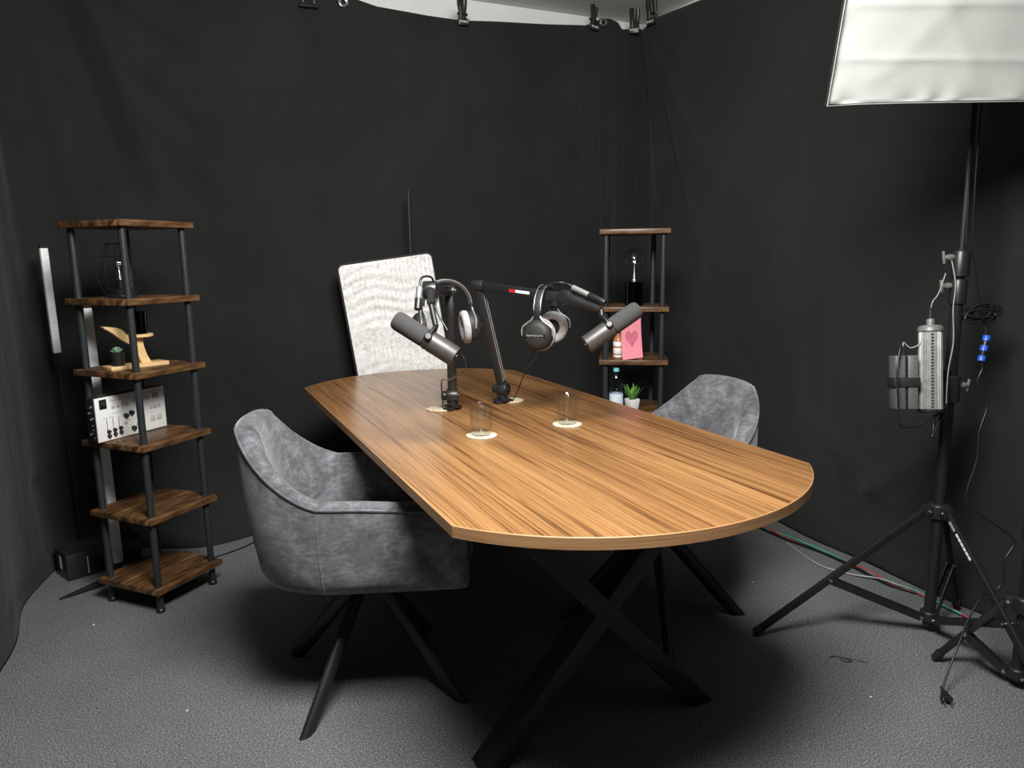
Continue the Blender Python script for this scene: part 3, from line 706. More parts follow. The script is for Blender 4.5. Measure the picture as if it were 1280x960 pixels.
MB().add([(-0.02, 0.012, 0.0), (0.052, 0.022, 0.0), (0.052, 0.022, 0.026), (-0.02, 0.012, 0.010), (-0.02, 0.014, 0.0), (0.052, 0.024, 0.0), (0.052, 0.024, 0.026), (-0.02, 0.014, 0.010)],
         [(0,1,2,3),(7,6,5,4),(0,4,5,1),(1,5,6,2),(2,6,7,3),(3,7,4,0)]).build('back_leaf', 'pink_paper', t, smooth=0)
t = thing('water_bottle', 'clear plastic water bottle with turquoise cap and pale label', 'bottle', loc_shelf(SR, 0.062, 0.024, 0.576))
bp_ = [(0.028, 0), (0.031, 0.004), (0.0325, 0.012), (0.0325, 0.085), (0.0325, 0.092), (0.026, 0.108), (0.031, 0.128), (0.032, 0.142), (0.029, 0.160), (0.018, 0.178), (0.012, 0.185), (0.012, 0.196)]
MB().lathe(bp_ + [(0.0108, 0.196)] + [(r_ - 0.0012, z) for r_, z in reversed(bp_[1:-1])] + [(0.002, 0.005)], 28).build('body', 'pet', t)
MB().lathe([(0.0329, 0.018), (0.0333, 0.020), (0.0333, 0.080), (0.0329, 0.082)], 28, closed=True).build('label', plain('bottle_label', (0.66, 0.74, 0.80), 0.4, var=0.12, scale=60), t)
MB().lathe([(0.0140, 0.186), (0.0150, 0.188), (0.0150, 0.204), (0.0140, 0.206)], 20).build('cap', 'cap_teal', t)
t = thing('potted_grass_plant', 'small spiky green plant in a white square pot beside the water bottle', 'plant', loc_shelf(SR, 0.138, 0.022, 0.576))
p_ = MB(); a, b, h = 0.021, 0.027, 0.056
p_.add([(-a, -a, 0), (a, -a, 0), (a, a, 0), (-a, a, 0), (-b, -b, h), (b, -b, h), (b, b, h), (-b, b, h), (-b + .004, -b + .004, h), (b - .004, -b + .004, h), (b - .004, b - .004, h), (-b + .004, b - .004, h), (-b + .005, -b + .005, h - .008), (b - .005, -b + .005, h - .008), (b - .005, b - .005, h - .008), (-b + .005, b - .005, h - .008)],
       [(3,2,1,0)] + [(i, (i + 1) % 4, 4 + (i + 1) % 4, 4 + i) for i in range(4)] + [(4 + i, 4 + (i + 1) % 4, 8 + (i + 1) % 4, 8 + i) for i in range(4)] + [(8 + i, 8 + (i + 1) % 4, 12 + (i + 1) % 4, 12 + i) for i in range(4)])
p_.build('pot', 'white_plastic', t, bevel=0.002)
MB().box((0, 0, h - 0.012), (0.04, 0.04, 0.008)).build('soil', 'soil', t)
lm2 = leaf_mesh(0.085, 0.0045, 0.0014).mesh('leaf', 'leaf')
for k in range(26):
    o = bpy.data.objects.new('leaf', lm2); COL.objects.link(o); o.parent = t
    o.location = (random.uniform(-.006, .006), random.uniform(-.006, .006), h - 0.012)
    o.rotation_euler = (R(random.uniform(4, 42)), 0, k * 2.4); sc_ = random.uniform(0.75, 1.08); o.scale = (1, 1, sc_)

# ------------------------------------------------------------------ glasses and coasters
def coaster(x, y, label):
    o = MB().lathe([(0.046, 0), (0.048, 0.0008), (0.048, 0.0036), (0.046, 0.0045), (0.001, 0.0045)], 40).build('coaster', 'cork', None)
    o.location = (x, y, TZ + 0.0003); return tag(o, label, 'coaster', 'round cork coasters')
coaster(-0.151, -0.243, 'round cork coaster under the drinking glass on the white switcher side of the table')
coaster(0.157, -0.235, 'round cork coaster under the drinking glass on the light stand side of the table')
coaster(-0.132, 0.205, 'round cork coaster tucked behind the foot of the upright microphone arm')
coaster(0.165, 0.222, 'round cork coaster beside the foot of the slanting microphone arm')
def tumbler(x, y, label):
    o = MB().lathe([(0.028, 0.0), (0.0305, 0.002), (0.0325, 0.020), (0.0375, 0.096), (0.0366, 0.097), (0.0355, 0.096), (0.0307, 0.022), (0.027, 0.011), (0.001, 0.010)], 40).build('drinking_glass', 'glass', None, smooth=50)
    o.location = (x, y, TZ + 0.0052); return tag(o, label, 'glass', 'drinking glasses on the table')
tumbler(-0.151, -0.243, 'empty clear tumbler on a coaster on the white switcher side of the table')
tumbler(0.157, -0.235, 'empty clear tumbler on a coaster on the light stand side of the table')

# ------------------------------------------------------------------ microphone arms, microphones, headphones
def boom(label, base, elbow, end, mount, extra_tag=False, foot_rot=0.0):
    B = Vector(base); t = thing('boom_stand', label, 'boom stand', base, 0, 'microphone arms on the table')
    Lc = lambda p: Vector(p) - B
    e_, n_, m_ = Lc(elbow), Lc(end), Lc(mount)
    rot = Matrix.Rotation(foot_rot, 3, 'Z')
    MB().box((0, 0, 0.006), (0.075, 0.036, 0.012), rot).build('foot', 'black_plastic', t, bevel=0.004)
    MB().box((0, 0, 0.014), (0.030, 0.060, 0.010), rot).build('foot_plate', 'black_plastic', t, bevel=0.004)
    MB().cyl((0, 0, 0.016), (0, 0, 0.034), 0.019, 18).build('swivel', 'black_metal', t)
    ax = (rot @ Vector((0.55, -0.83, 0))).normalized()
    c = Vector((0, 0, 0.052))
    j = MB().cyl(c - ax * 0.021, c + ax * 0.021, 0.026, 24).build('base_joint', 'arm_metal', t, bevel=0.003)
    MB().cyl(c + ax * 0.021, c + ax * 0.024, 0.010, 16).build('bolt_cap', 'black_plastic', j)
    MB().cyl(c - ax * 0.021, c - ax * 0.040, 0.017, 12).build('tension_knob', 'black_plastic', t, bevel=0.003)
    MB().bar(c + (e_ - c).normalized() * 0.015, e_, 0.030, 0.030, ax).build('lower_arm', 'arm_metal', t, bevel=0.004)
    # a pair of cable channels running along the front of the lower arm
    for k in (-1, 1):
        off = ax * 0.0155 + (e_ - c).cross(ax).normalized() * 0.007 * k
        MB().tube([c + (e_ - c) * 0.09 + off, c + (e_ - c) * 0.96 + off], 0.0018, 6).build('channel_edge', 'silver_paint' if extra_tag else 'arm_metal', t)
    j = MB().cyl(e_ - ax * 0.022, e_ + ax * 0.022, 0.022, 22).build('elbow_joint', 'arm_metal', t, bevel=0.003)
    MB().cyl(e_ + ax * 0.022, e_ + ax * 0.026, 0.013, 16).build('bolt_cap', 'black_plastic', j)
    MB().bar(e_, n_, 0.026, 0.030, (0, 0, 1)).build('upper_arm', 'arm_metal', t, bevel=0.004)
    d = (n_ - e_).normalized(); sd = d.cross(Vector((0, 0, 1))).normalized()
    j = MB().cyl(n_ - sd * 0.020, n_ + sd * 0.020, 0.026, 24).build('end_joint', 'arm_metal', t, bevel=0.003)
    MB().cyl(n_ + sd * 0.020, n_ + sd * 0.0225, 0.016, 20).build('bolt_cap', 'black_plastic', j)
    MB().lathe([(0.0165, 0), (0.0165, (m_ - n_).length * 0.45), (0.0125, (m_ - n_).length * 0.5), (0.0125, (m_ - n_).length * 0.85), (0.009, (m_ - n_).length)], 18, n_, (m_ - n_)).build('thread_adapter', 'arm_metal', t)
    if extra_tag:
        up = sd.cross(d).normalized(); f_ = sd * 0.0134
        if f_.dot(Vector((-0.417, -0.909, 0))) < 0: f_ = -f_
        a = e_ + (n_ - e_) * 0.40; b = e_ + (n_ - e_) * 0.47; c2 = e_ + (n_ - e_) * 0.63
        MB().bar(a + f_, b + f_, 0.0012, 0.011, up).build('brand_tag', 'tag_red', t)
        MB().bar(b + f_ + d * 0.002, c2 + f_, 0.0012, 0.009, up).build('brand_tag', 'label_white', t)
    return t
def mic(label, tail, tip, yoke_top):
    T = Vector(tail); t = thing('microphone', label, 'microphone', tail, 0, 'microphones on the arms')
    d = (Vector(tip) - T); L = d.length; d.normalize()
    b = MB().lathe([(0.020, 0), (0.0285, 0.001), (0.0290, 0.004), (0.0290, L * 0.40), (0.0280, L * 0.405), (0.0280, L * 0.42), (0.0290, L * 0.425), (0.0290, L * 0.47), (0.0270, L * 0.48)], 32, (0, 0, 0), d).build('body', 'mic_body', t)
    MB().lathe([(0.012, -0.004), (0.012, 0.0)], 16, (0, 0, 0), d).build('socket', 'black_plastic', b)
    k_ = L * 0.49
    MB().lathe([(0.024, k_ - 0.002), (0.0275, k_ + 0.002), (0.0275, L - 0.018), (0.0265, L - 0.010), (0.0235, L - 0.004), (0.019, L), (0.002, L + 0.001)], 32, (0, 0, 0), d).build('foam_windscreen', 'mic_foam', t)
    y = Vector(yoke_top) - T; c = d * (L * 0.45)
    s = d.cross((y - c)).normalized(); u_ = s.cross(d).normalized()
    if u_.dot(y - c) < 0: u_ = -u_
    yk = MB().tube(smooth_path([c + s * 0.033 - u_ * 0.004, c + s * 0.033 + u_ * 0.016, c + s * 0.022 + u_ * 0.038, c + u_ * 0.044, c - s * 0.022 + u_ * 0.038, c - s * 0.033 + u_ * 0.016, c - s * 0.033 - u_ * 0.004], 6), 0.005, 8).build('yoke', 'black_metal', t)
    for sg in (-1, 1):
        MB().lathe([(0.011, 0.0), (0.0115, 0.003), (0.0105, 0.008), (0.008, 0.010)], 18, c + s * sg * 0.029, s * sg).build('side_knob', 'black_metal', t)
    MB().cyl(c + u_ * 0.042, y, 0.008, 14).build('stem', 'black_metal', t)
    return t
def xlr(label, a, b):
    A, Bv = Vector(a), Vector(b); t = thing('cable_plug', label, 'plug', a); d = Bv - A; L = d.length
    MB().lathe([(0.0095, 0), (0.0095, L * 0.48), (0.0088, L * 0.5)], 18, (0, 0, 0), d).build('metal_sleeve', 'silver_paint', t)
    MB().lathe([(0.0088, L * 0.5), (0.0105, L * 0.52), (0.0105, L * 0.97), (0.0085, L)], 18, (0, 0, 0), d).build('connector_body', 'black_plastic', t)
    return t
AR = boom('black microphone arm slanting to an elbow and reaching towards the light stand side', (0.123, 0.205, TZ + 0.0003), (0.034, 0.205, 1.205), (0.190, -0.172, 1.172), (0.222, -0.335, 1.140), True, 0.1)
AL = boom('black microphone arm rising upright in front of the white foil board', (-0.090, 0.180, TZ + 0.0003), (-0.092, 0.180, 1.190), (-0.300, -0.235, 1.215), (-0.336, -0.350, 1.180), False, 0.6)
mic('dark grey studio microphone tilted with its foam end up towards the pink card', (0.160, -0.352, 1.036), (0.317, -0.404, 1.146), (0.222, -0.337, 1.139))
mic('dark grey studio microphone with its foam end raised in front of the white foil board', (-0.296, -0.421, 1.039), (-0.439, -0.336, 1.145), (-0.337, -0.352, 1.178))
xlr('silver and black plug clipped above the microphone by the pink card', (0.205, -0.190, 1.205), (0.250, -0.315, 1.160))
xlr('silver and black plug hanging in front of the white foil board', (-0.352, -0.300, 1.225), (-0.368, -0.325, 1.165))
def wire(name, label, pts, r, mat, cat='cable', k=8, group=None):
    o = MB().tube(smooth_path(pts, k), r, 7).build(name, mat, None, smooth=60); return tag(o, label, cat, group)
wire('microphone_cable', 'black cable arching from headphones to the plug by the pink card', [(0.120, -0.075, 1.185), (0.135, -0.120, 1.212), (0.165, -0.165, 1.222), (0.195, -0.180, 1.215), (0.205, -0.189, 1.2055)], 0.0032, 'black_cable')
wire('microphone_cable', 'black cable looping from the plug in front of the foil board', [(-0.352, -0.299, 1.227), (-0.340, -0.285, 1.252), (-0.300, -0.255, 1.250), (-0.282, -0.245, 1.200), (-0.290, -0.255, 1.160), (-0.270, -0.29, 1.10)], 0.0032, 'black_cable')
wire('microphone_cable', 'thin black cable hanging beside the upright microphone arm', [(-0.300, -0.395, 1.075), (-0.275, -0.41, 1.045), (-0.255, -0.39, 1.00), (-0.215, -0.15, 0.93), (-0.150, 0.120, 0.88), (-0.132, 0.165, 0.80), (-0.128, 0.185, 0.770)], 0.0026, 'black_cable')
wire('headphone_cable', 'thin black cable from the hanging headphones down to the coaster', [(0.105, -0.128, 1.010), (0.130, -0.06, 0.96), (0.150, 0.06, 0.90), (0.165, 0.17, 0.80), (0.166, 0.205, 0.7675)], 0.0022, 'black_cable')

def headphones(label, top, xdir, tilt=0.0):
    """band in the local x-z plane, apex at the origin, ear cups below"""
    X = Vector(xdir).normalized(); rz = math.atan2(X.y, X.x)
    t = thing('headphones', label, 'headphones', top, rz, 'headphones on the arms'); t.rotation_euler = (0, tilt, rz)
    rad = 0.084; drop = 0.092
    def arc(r_, k, n=26, a0=0.0): a = a0 + (PI - 2 * a0) * k / n; return Vector((r_ * math.cos(a), 0, -rad + r_ * math.sin(a) * 1.0))
    band = MB(); n = 26; vs = []; 
    for k in range(n + 1):
        for r_, y in ((rad, -0.015), (rad + 0.0, 0.015), (rad - 0.012, 0.013), (rad - 0.012, -0.013)):
            p = arc(r_, k); vs.append((p.x, y, p.z))
    fs = [(k * 4 + j, k * 4 + (j + 1) % 4, (k + 1) * 4 + (j + 1) % 4, (k + 1) * 4 + j) for k in range(n) for j in range(4)] + [(3, 2, 1, 0), (n * 4, n * 4 + 1, n * 4 + 2, n * 4 + 3)]
    bd = band.add(vs, fs).build('headband', 'black_rubber', t, bevel=0.003, smooth=50)
    for y in (-0.0115, 0.0115): MB().tube([arc(rad + 0.0008, k) + Vector((0, y, 0)) for k in range(n + 1)], 0.0014, 6).build('band_edge', 'silver_paint', bd)
    for sg in (-1, 1):
        x = sg * rad
        yk = MB().tube(smooth_path([(x, -0.006, -rad), (x + sg * 0.004, -0.020, -rad - 0.022), (x + sg * 0.006, -0.051, -rad - 0.046), (x + sg * 0.004, -0.0545, -rad - 0.075)], 5), 0.0030, 8)
        yk.tube(smooth_path([(x, 0.006, -rad), (x + sg * 0.004, 0.020, -rad - 0.022), (x + sg * 0.006, 0.051, -rad - 0.046), (x + sg * 0.004, 0.0545, -rad - 0.075)], 5), 0.0030, 8)
        yk.build('yoke', 'silver_paint', t)
        MB().box((x, 0, -rad - 0.006), (0.010, 0.026, 0.032)).build('slider', 'black_metal', t, bevel=0.002)
        c = Vector((x, 0, -rad - 0.072)); ax = Vector((sg, 0, 0.10 * sg)).normalized()
        sh = MB().lathe([(0.052, -0.010), (0.053, 0.0), (0.050, 0.012), (0.043, 0.020), (0.038, 0.024), (0.030, 0.027), (0.002, 0.028)], 32, c, ax).build('ear_cup', 'black_rubber', t)
        MB().lathe([(0.046, -0.034), (0.053, -0.030), (0.056, -0.022), (0.054, -0.012), (0.046, -0.010), (0.030, -0.012), (0.028, -0.028), (0.036, -0.034)], 32, c, ax, closed=True).build('ear_pad', 'velour_grey', t, smooth=60)
        MB().box(c + ax * 0.0275, (0.003, 0.078, 0.013)).build('name_strip', 'black_metal', sh, bevel=0.001)
        text_part('lettering', 'beyerdynamic', 0.0105, 'print_grey', sh, Matrix.Translation(c + ax * 0.0292) @ Matrix.Rotation(PI / 2 * sg, 4, 'Z') @ Matrix.Rotation(PI / 2, 4, 'X'))
    return t
headphones('grey-padded headphones hanging open in front of the upright microphone arm', (-0.166, 0.006, 1.236), (0.985, -0.17, 0))
headphones('grey-padded headphones hung edge-on over the slanting arm, near the red tag', (0.160, -0.078, 1.2115), (-0.74, -0.67, 0), R(4))

# ------------------------------------------------------------------ white foil board on its stand behind the table
YB = 1.27
t = thing('reflector_board', 'white crinkled foil board with black rim tilted on a slim stand behind the table', 'reflector', (0.02, YB, 0.98), 0)
t.rotation_euler = (R(-4), R(-7.0), R(-4))
def rrect(hx, hz, r_, n=6):
    out = []
    for cx, cz, a0 in ((hx - r_, hz - r_, 0), (-hx + r_, hz - r_, 90), (-hx + r_, -hz + r_, 180), (hx - r_, -hz + r_, 270)):
        for k in range(n + 1): a = R(a0 + 90 * k / n); out.append((cx + r_ * math.cos(a), cz + r_ * math.sin(a)))
    return out
HX, HZB = 0.237, 0.33
rim_ = rrect(HX, HZB, 0.025)
MB().tube([(x, 0, z) for x, z in rim_], 0.007, 8, closed=True).build('rim', 'black_trim', t)
mb = MB(); nu, nv = 90, 120; g = np.random.default_rng(2)
def foil(u_, v_):
    x, z = (u_ - 0.5) * 2 * (HX - 0.004), (v_ - 0.5) * 2 * (HZB - 0.004)
    # keep the corners rounded
    dx, dz = abs(x) - (HX - 0.029), abs(z) - (HZB - 0.029)
    if dx > 0 and dz > 0:
        l = math.hypot(dx, dz)
        if l > 0.025: x = math.copysign(HX - 0.029 + dx * 0.025 / l, x); z = math.copysign(HZB - 0.029 + dz * 0.025 / l, z)
    k = (math.sin(PI * u_) * math.sin(PI * v_)) ** 0.25
    y = 0.0026 * math.sin(x * 290 + 0.5 * math.sin(z * 31)) * (0.6 + 0.4 * math.sin(z * 21 + 3 * math.sin(x * 11))) + 0.0022 * math.sin(z * 120 + 2.5 * math.sin(x * 17)) * (0.5 + 0.5 * math.sin(z * 13 + x * 5)) + 0.0014 * math.sin(z * 40 + 2 * math.sin(x * 9))
    return (x, -0.006 + 1.5 * y * k, z)
mb.grid(foil, nu, nv).build('foil_sheet', 'foil', t, smooth=80)
MB().prism(rrect(HX - 0.002, HZB - 0.002, 0.023), -0.004, 0.0).xf(Matrix.Translation((0, 0.008, 0)) @ Matrix.Rotation(PI / 2, 4, 'X')).build('backing', 'black_trim', t)
def tripod(name, label, loc, poles, hub_z, low_z, feet, clamps=(), group='light stands', leg_w=0.022):
    """poles: list of (z0, z1, r); feet in world xy; clamps: (z0, z1, r)"""
    t = thing(name, label, 'stand', (loc[0], loc[1], 0), 0, group)
    for z0, z1, r_ in poles: MB().cyl((0, 0, z0), (0, 0, z1), r_, 18).build('pole', 'black_metal' if r_ > 0.009 else 'black_rubber', t)
    MB().lathe([(0.026, hub_z - 0.03), (0.034, hub_z - 0.025), (0.034, hub_z + 0.018), (0.026, hub_z + 0.024)], 18).build('upper_collar', 'black_plastic', t, bevel=0.002)
    MB().lathe([(0.026, low_z - 0.015), (0.030, low_z - 0.012), (0.030, low_z + 0.018), (0.024, low_z + 0.022)], 18).build('lower_collar', 'black_plastic', t, bevel=0.002)
    for fx, fy_ in feet:
        f_ = Vector((fx - loc[0], fy_ - loc[1], 0)); u_ = f_.normalized()
        a = u_ * 0.040 + Vector((0, 0, hub_z)); b = f_ + Vector((0, 0, leg_w * 0.45))
        lg = MB().bar(a, b, 0.013, leg_w, (0, 0, 1)).build('leg', 'black_metal', t, bevel=0.003)
        MB().box(u_ * 0.036 + Vector((0, 0, hub_z)), (0.034, 0.034, 0.036), Matrix.Rotation(math.atan2(u_.y, u_.x), 3, 'Z')).build('hinge', 'black_plastic', t, bevel=0.004)
        m_ = a + (b - a) * 0.56; q_ = u_ * 0.034 + Vector((0, 0, low_z))
        w_ = Vector((-u_.y, u_.x, 0)) * 0.011
        br = MB().bar(q_ + w_, m_ + w_, 0.004, 0.024, (0, 0, 1)); br.bar(q_ - w_, m_ - w_, 0.004, 0.024, (0, 0, 1)); br.build('brace', 'black_metal', t)
        for p in (m_, q_):
            MB().tube([p + w_ * 1.5, p - w_ * 1.5], 0.0048, 10).build('rivet', 'chrome', t)
        MB().tube([a + w_ * 2.0, a - w_ * 2.0], 0.005, 10).build('rivet', 'chrome', t)
        MB().tube([b - (b - a).normalized() * 0.03, b + Vector((0, 0, -0.002))], [0.0145, 0.0115], 12).build('rubber_foot', 'black_rubber', lg)
    for z0, z1, r_ in clamps:
        MB().lathe([(r_ * 0.8, z0), (r_, z0 + 0.004), (r_, z1 - 0.004), (r_ * 0.9, z1)], 20).build('pole_clamp', 'black_plastic', t)
    return t
def wing_knob(t, at_, dirv, mat='silver_paint'):
    at_, d = Vector(at_), Vector(dirv).normalized(); s = d.cross(Vector((0, 0, 1))).normalized()
    k = MB().lathe([(0.009, 0), (0.011, 0.012), (0.008, 0.022), (0.006, 0.032)], 14, at_, d)
    o = k.build('knob_shaft', mat, t)
    w_ = MB().bar(at_ + d * 0.03 - s * 0.004 - Vector((0, 0, 0.020)), at_ + d * 0.034 + Vector((0, 0, 0.020)), 0.009, 0.006, d); w_.build('wing', mat, o, bevel=0.002)
tripod('light_stand', 'slim black stand holding the white foil board behind the table', (0.125, YB + 0.06), [(0.03, 0.80, 0.011), (0.72, 1.640, 0.0075)], 0.34, 0.09,
       [(0.125 + 0.16, YB - 0.21), (0.125 - 0.31, YB + 0.06), (0.125 + 0.26, YB + 0.15)], [(0.70, 0.76, 0.016), (1.20, 1.25, 0.014)])

# ------------------------------------------------------------------ tube lamps, carton and odds and ends behind the tall shelf
def tube_lamp(label, base, lean, z0, z1, r_, pole_r, feet):
    B = Vector(base); t = thing('tube_lamp', label, 'lamp', base, 0, 'unlit tube lamps')
    ln = Vector((lean[0], lean[1], 0)); P = lambda z: ln * z + Vector((0, 0, z))
    s = MB(); n = 18
    s.bar(P(z0), P(z1), r_ * 2, r_ * 1.4, (-0.45, 0.89, 0)).build('light_strip', 'tube_white', t, bevel=r_ * 0.35)
    for a, b in ((z0 - 0.014, z0), (z1, z1 + 0.010)): MB().bar(P(a), P(b), r_ * 1.8, r_ * 1.3, (-0.45, 0.89, 0)).build('end_cap', 'black_plastic', t)
    MB().cyl(P(0.012), P(z0 - 0.01), pole_r, 12).build('pole', 'black_metal', t)
    for a, fl in feet:
        a = R(a); u_ = Vector((math.cos(a), math.sin(a), 0)); w_ = Vector((-u_.y, u_.x, 0))
        MB().add([w_ * 0.022 + Vector((0, 0, 0.0)), w_ * -0.022, u_ * fl - w_ * 0.006, u_ * fl + w_ * 0.006,
                  w_ * 0.022 + Vector((0, 0, 0.030)), w_ * -0.022 + Vector((0, 0, 0.030)), u_ * fl - w_ * 0.006 + Vector((0, 0, 0.006)), u_ * fl + w_ * 0.006 + Vector((0, 0, 0.006))],
                 [(3,2,1,0),(4,5,6,7),(0,1,5,4),(1,2,6,5),(2,3,7,6),(3,0,4,7)]).build('foot', 'black_metal', t, bevel=0.002)
    return t
tube_lamp('slim white tube lamp on a thin black pole standing behind the carton', (-1.448, 1.352, 0), (-0.002, -0.050), 0.935, 1.372, 0.0155, 0.006, [(-20, 0.08), (100, 0.05), (215, 0.06)])
tube_lamp('long white tube lamp reaching almost to the floor behind the tall shelf', (-1.284, 1.020, 0), (-0.012, 0.004), 0.075, 1.135, 0.0185, 0.012, [(208, 0.235), (328, 0.20), (88, 0.06)])
t = thing('carton', 'flat dark carton with a small white label lying behind the tall shelf', 'box', (-1.371, 1.212, 0), R(24))
MB().box((0, 0, 0.056), (0.30, 0.14, 0.112)).build('body', 'carton_black', t, bevel=0.003)
MB().box((0, 0, 0.1135), (0.302, 0.142, 0.003)).build('lid', 'carton_black', t)
MB().box((-0.1507, 0.005, 0.066), (0.001, 0.022, 0.055)).build('label', 'label_white', t)
MB().box((-0.07, -0.0707, 0.05), (0.004, 0.001, 0.075)).build('printed_line', 'button_grey', t)
o = MB().prism([(0, 0), (0.16, -0.03), (0.22, 0.07), (0.05, 0.12)], 0.0005, 0.006).build('cardboard_sheet', 'cardboard', None); o.location = (-0.690, 1.145, 0); o.rotation_euler.z = R(-12)
tag(o, 'beige cardboard scrap on the carpet behind the armchair by the tall shelf', 'cardboard')
wire('floor_cable', 'thin black cable lying along the backdrop behind the tall shelf', [(-1.05, 1.05, 0.004), (-0.93, 1.07, 0.004), (-0.80, 1.13, 0.004), (-0.70, 1.20, 0.004), (-0.58, 1.17, 0.004), (-0.40, 1.16, 0.004)], 0.0035, 'black_cable')

# ------------------------------------------------------------------ light stands on the right, softbox, lamp heads
SX, SY = 1.300, -0.750
stand1 = tripod('light_stand', 'tall black tripod light stand carrying the softbox beside the right backdrop', (SX, SY),
                [(0.03, 1.16, 0.0185), (1.10, 1.31, 0.0150), (1.28, 2.02, 0.0080)], 0.445, 0.060,
                [(0.745, -0.505), (1.130, -1.275), (1.540, -0.690)],
                [(0.815, 0.905, 0.031), (1.135, 1.215, 0.0255), (1.222, 1.305, 0.0265)], leg_w=0.026)
wing_knob(stand1, (0.028, -0.012, 0.872), (0.92, -0.38, -0.05)); wing_knob(stand1, (-0.024, 0.010, 1.285), (-0.92, 0.36, -0.02)); wing_knob(stand1, (-0.024, 0.010, 1.195), (-0.92, 0.36, -0.02))
f_ = Vector((1.130 - SX, -1.275 - SY, 0)); uf = f_.normalized(); a_ = uf * 0.04 + Vector((0, 0, 0.445)); b_ = f_ + Vector((0, 0, 0.012)); d_ = (b_ - a_).normalized()
wf = Vector((uf.y, -uf.x, 0))                      # the side of that leg towards the table
for k in range(6): MB().bar(a_ + d_ * (0.075 + k * 0.016) + wf * 0.0070, a_ + d_ * (0.0885 + k * 0.016) + wf * 0.0070, 0.0008, 0.008, (0, 0, 1)).build('leg_letter', 'label_white', stand1)
MB().bar(a_ + d_ * 0.030 + wf * 0.0070, a_ + d_ * 0.066 + wf * 0.0070, 0.0008, 0.010, (0, 0, 1)).build('leg_sticker', 'print_grey', stand1)

tripod('light_stand', 'low black tripod stand standing closest to the hanging mains plug', (1.235, -1.085), [(0.03, 0.55, 0.018), (0.50, 1.15, 0.014)], 0.270, 0.045,
       [(1.150, -0.880), (1.46, -1.03), (1.16, -1.33)], [(0.46, 0.55, 0.026)])
t = thing('lamp_driver', 'ribbed grey driver box clamped to the low tripod stand', 'driver', (1.235, -1.085, 0.93))
MB().box((-0.012, 0.0, 0.035), (0.075, 0.05, 0.018)).build('fin', 'alu_box', t, bevel=0.002); MB().box((-0.012, 0, 0.0), (0.075, 0.05, 0.018)).build('fin', 'alu_box', t, bevel=0.002)
MB().box((0.012, 0.0, 0.0175), (0.055, 0.04, 0.06)).build('case', 'black_plastic', t, bevel=0.002)

# finned lamp driver hanging on the tall stand
ax = Vector((0.024, 0.042, 0.273)).normalized(); base = Vector((1.151, -0.796, 0.808))
t = thing('heat_sink', 'silver ribbed cylinder hanging by a wire on the tall light stand', 'heat sink', base)
L = 0.262; n = 56; ring = []
vs = []
for z in (0.008, L - 0.010):
    for j in range(n):
        a = 2 * PI * j / n; r_ = 0.0345 if j % 2 == 0 else 0.0300
        q = Vector((0, 0, 1)).rotation_difference(ax); vs.append(q @ Vector((r_ * math.cos(a), r_ * math.sin(a), z)))
MB().add(vs, [(j, (j + 1) % n, n + (j + 1) % n, n + j) for j in range(n)] + [tuple(reversed(range(n))), tuple(range(n, 2 * n))]).build('ribbed_body', 'aluminium', t, smooth=20)
MB().lathe([(0.033, -0.004), (0.036, 0), (0.036, 0.008)], 28, (0, 0, 0), ax).build('end_cap', 'black_plastic', t)
MB().lathe([(0.037, L - 0.010), (0.037, L), (0.030, L + 0.008), (0.012, L + 0.010)], 28, (0, 0, 0), ax).build('end_cap', 'silver_paint', t)
gl = MB().lathe([(0.011, L + 0.008), (0.012, L + 0.012), (0.012, L + 0.026), (0.008, L + 0.030)], 14, (0, 0, 0), ax).build('cable_gland', 'silver_paint', t)
MB().lathe([(0.006, L + 0.030), (0.0035, L + 0.062)], 10, (0, 0, 0), ax).build('strain_relief', 'black_rubber', t)
q = Vector((0, 0, 1)).rotation_difference(ax)
for k in range(24):
    p = q @ Vector((-0.0232, -0.0248, 0.016 + k * 0.0098)); MB().box(p, (0.0055, 0.004, 0.0036), q.to_matrix() @ Matrix.Rotation(R(-43), 3, 'Z')).build('vent_slot', 'black_plastic', t)
base2 = Vector((1.078, -0.757, 0.815)); 
t = thing('driver_box', 'grey metal driver box strapped beside the silver ribbed cylinder', 'driver', base2)
a2 = Vector((0.014, 0.026, 0.168)); zc = a2.normalized()
rm = Matrix((Vector((0.86, -0.50, 0.01)).normalized(), Vector((0.50, 0.86, -0.15)).normalized(), zc)).transposed()
for x in (-0.019, 0.019): MB().box(a2 * 0.5 + rm @ Vector((x, 0, 0)), (0.030, 0.052, 0.168), rm).build('half_shell', 'alu_box', t, bevel=0.003)
MB().box(a2 * 0.5, (0.016, 0.044, 0.162), rm).build('core', 'black_plastic', t)
MB().box(a2 * 0.5, (0.078, 0.060, 0.030), rm).build('strap', 'black_rubber', t, bevel=0.002)
MB().cyl(a2 * 1.0, a2 * 1.16, 0.007, 12).build('cable_gland', 'black_rubber', t)
MB().bar(Vector((0.035, 0.0, 0.085)), Vector((0.20, -0.002, 0.10)), 0.012, 0.022).build('bracket', 'black_metal', t)
wire('hanging_wire', 'pale wire holding the ribbed cylinder to the light stand knob', [(1.268, -0.742, 1.275), (1.270, -0.760, 1.20), (1.262, -0.765, 1.12), (1.262, -0.775, 1.02), (1.235, -0.785, 0.93), (1.215, -0.80, 0.85), (1.210, -0.805, 0.82)], 0.0019, 'grey_cable')
wire('lamp_cable', 'grey cable rising from the ribbed cylinder to the lower knob', [(1.180, -0.748, 1.130), (1.184, -0.750, 1.150), (1.205, -0.752, 1.175), (1.240, -0.745, 1.235)], 0.0019, 'grey_cable')
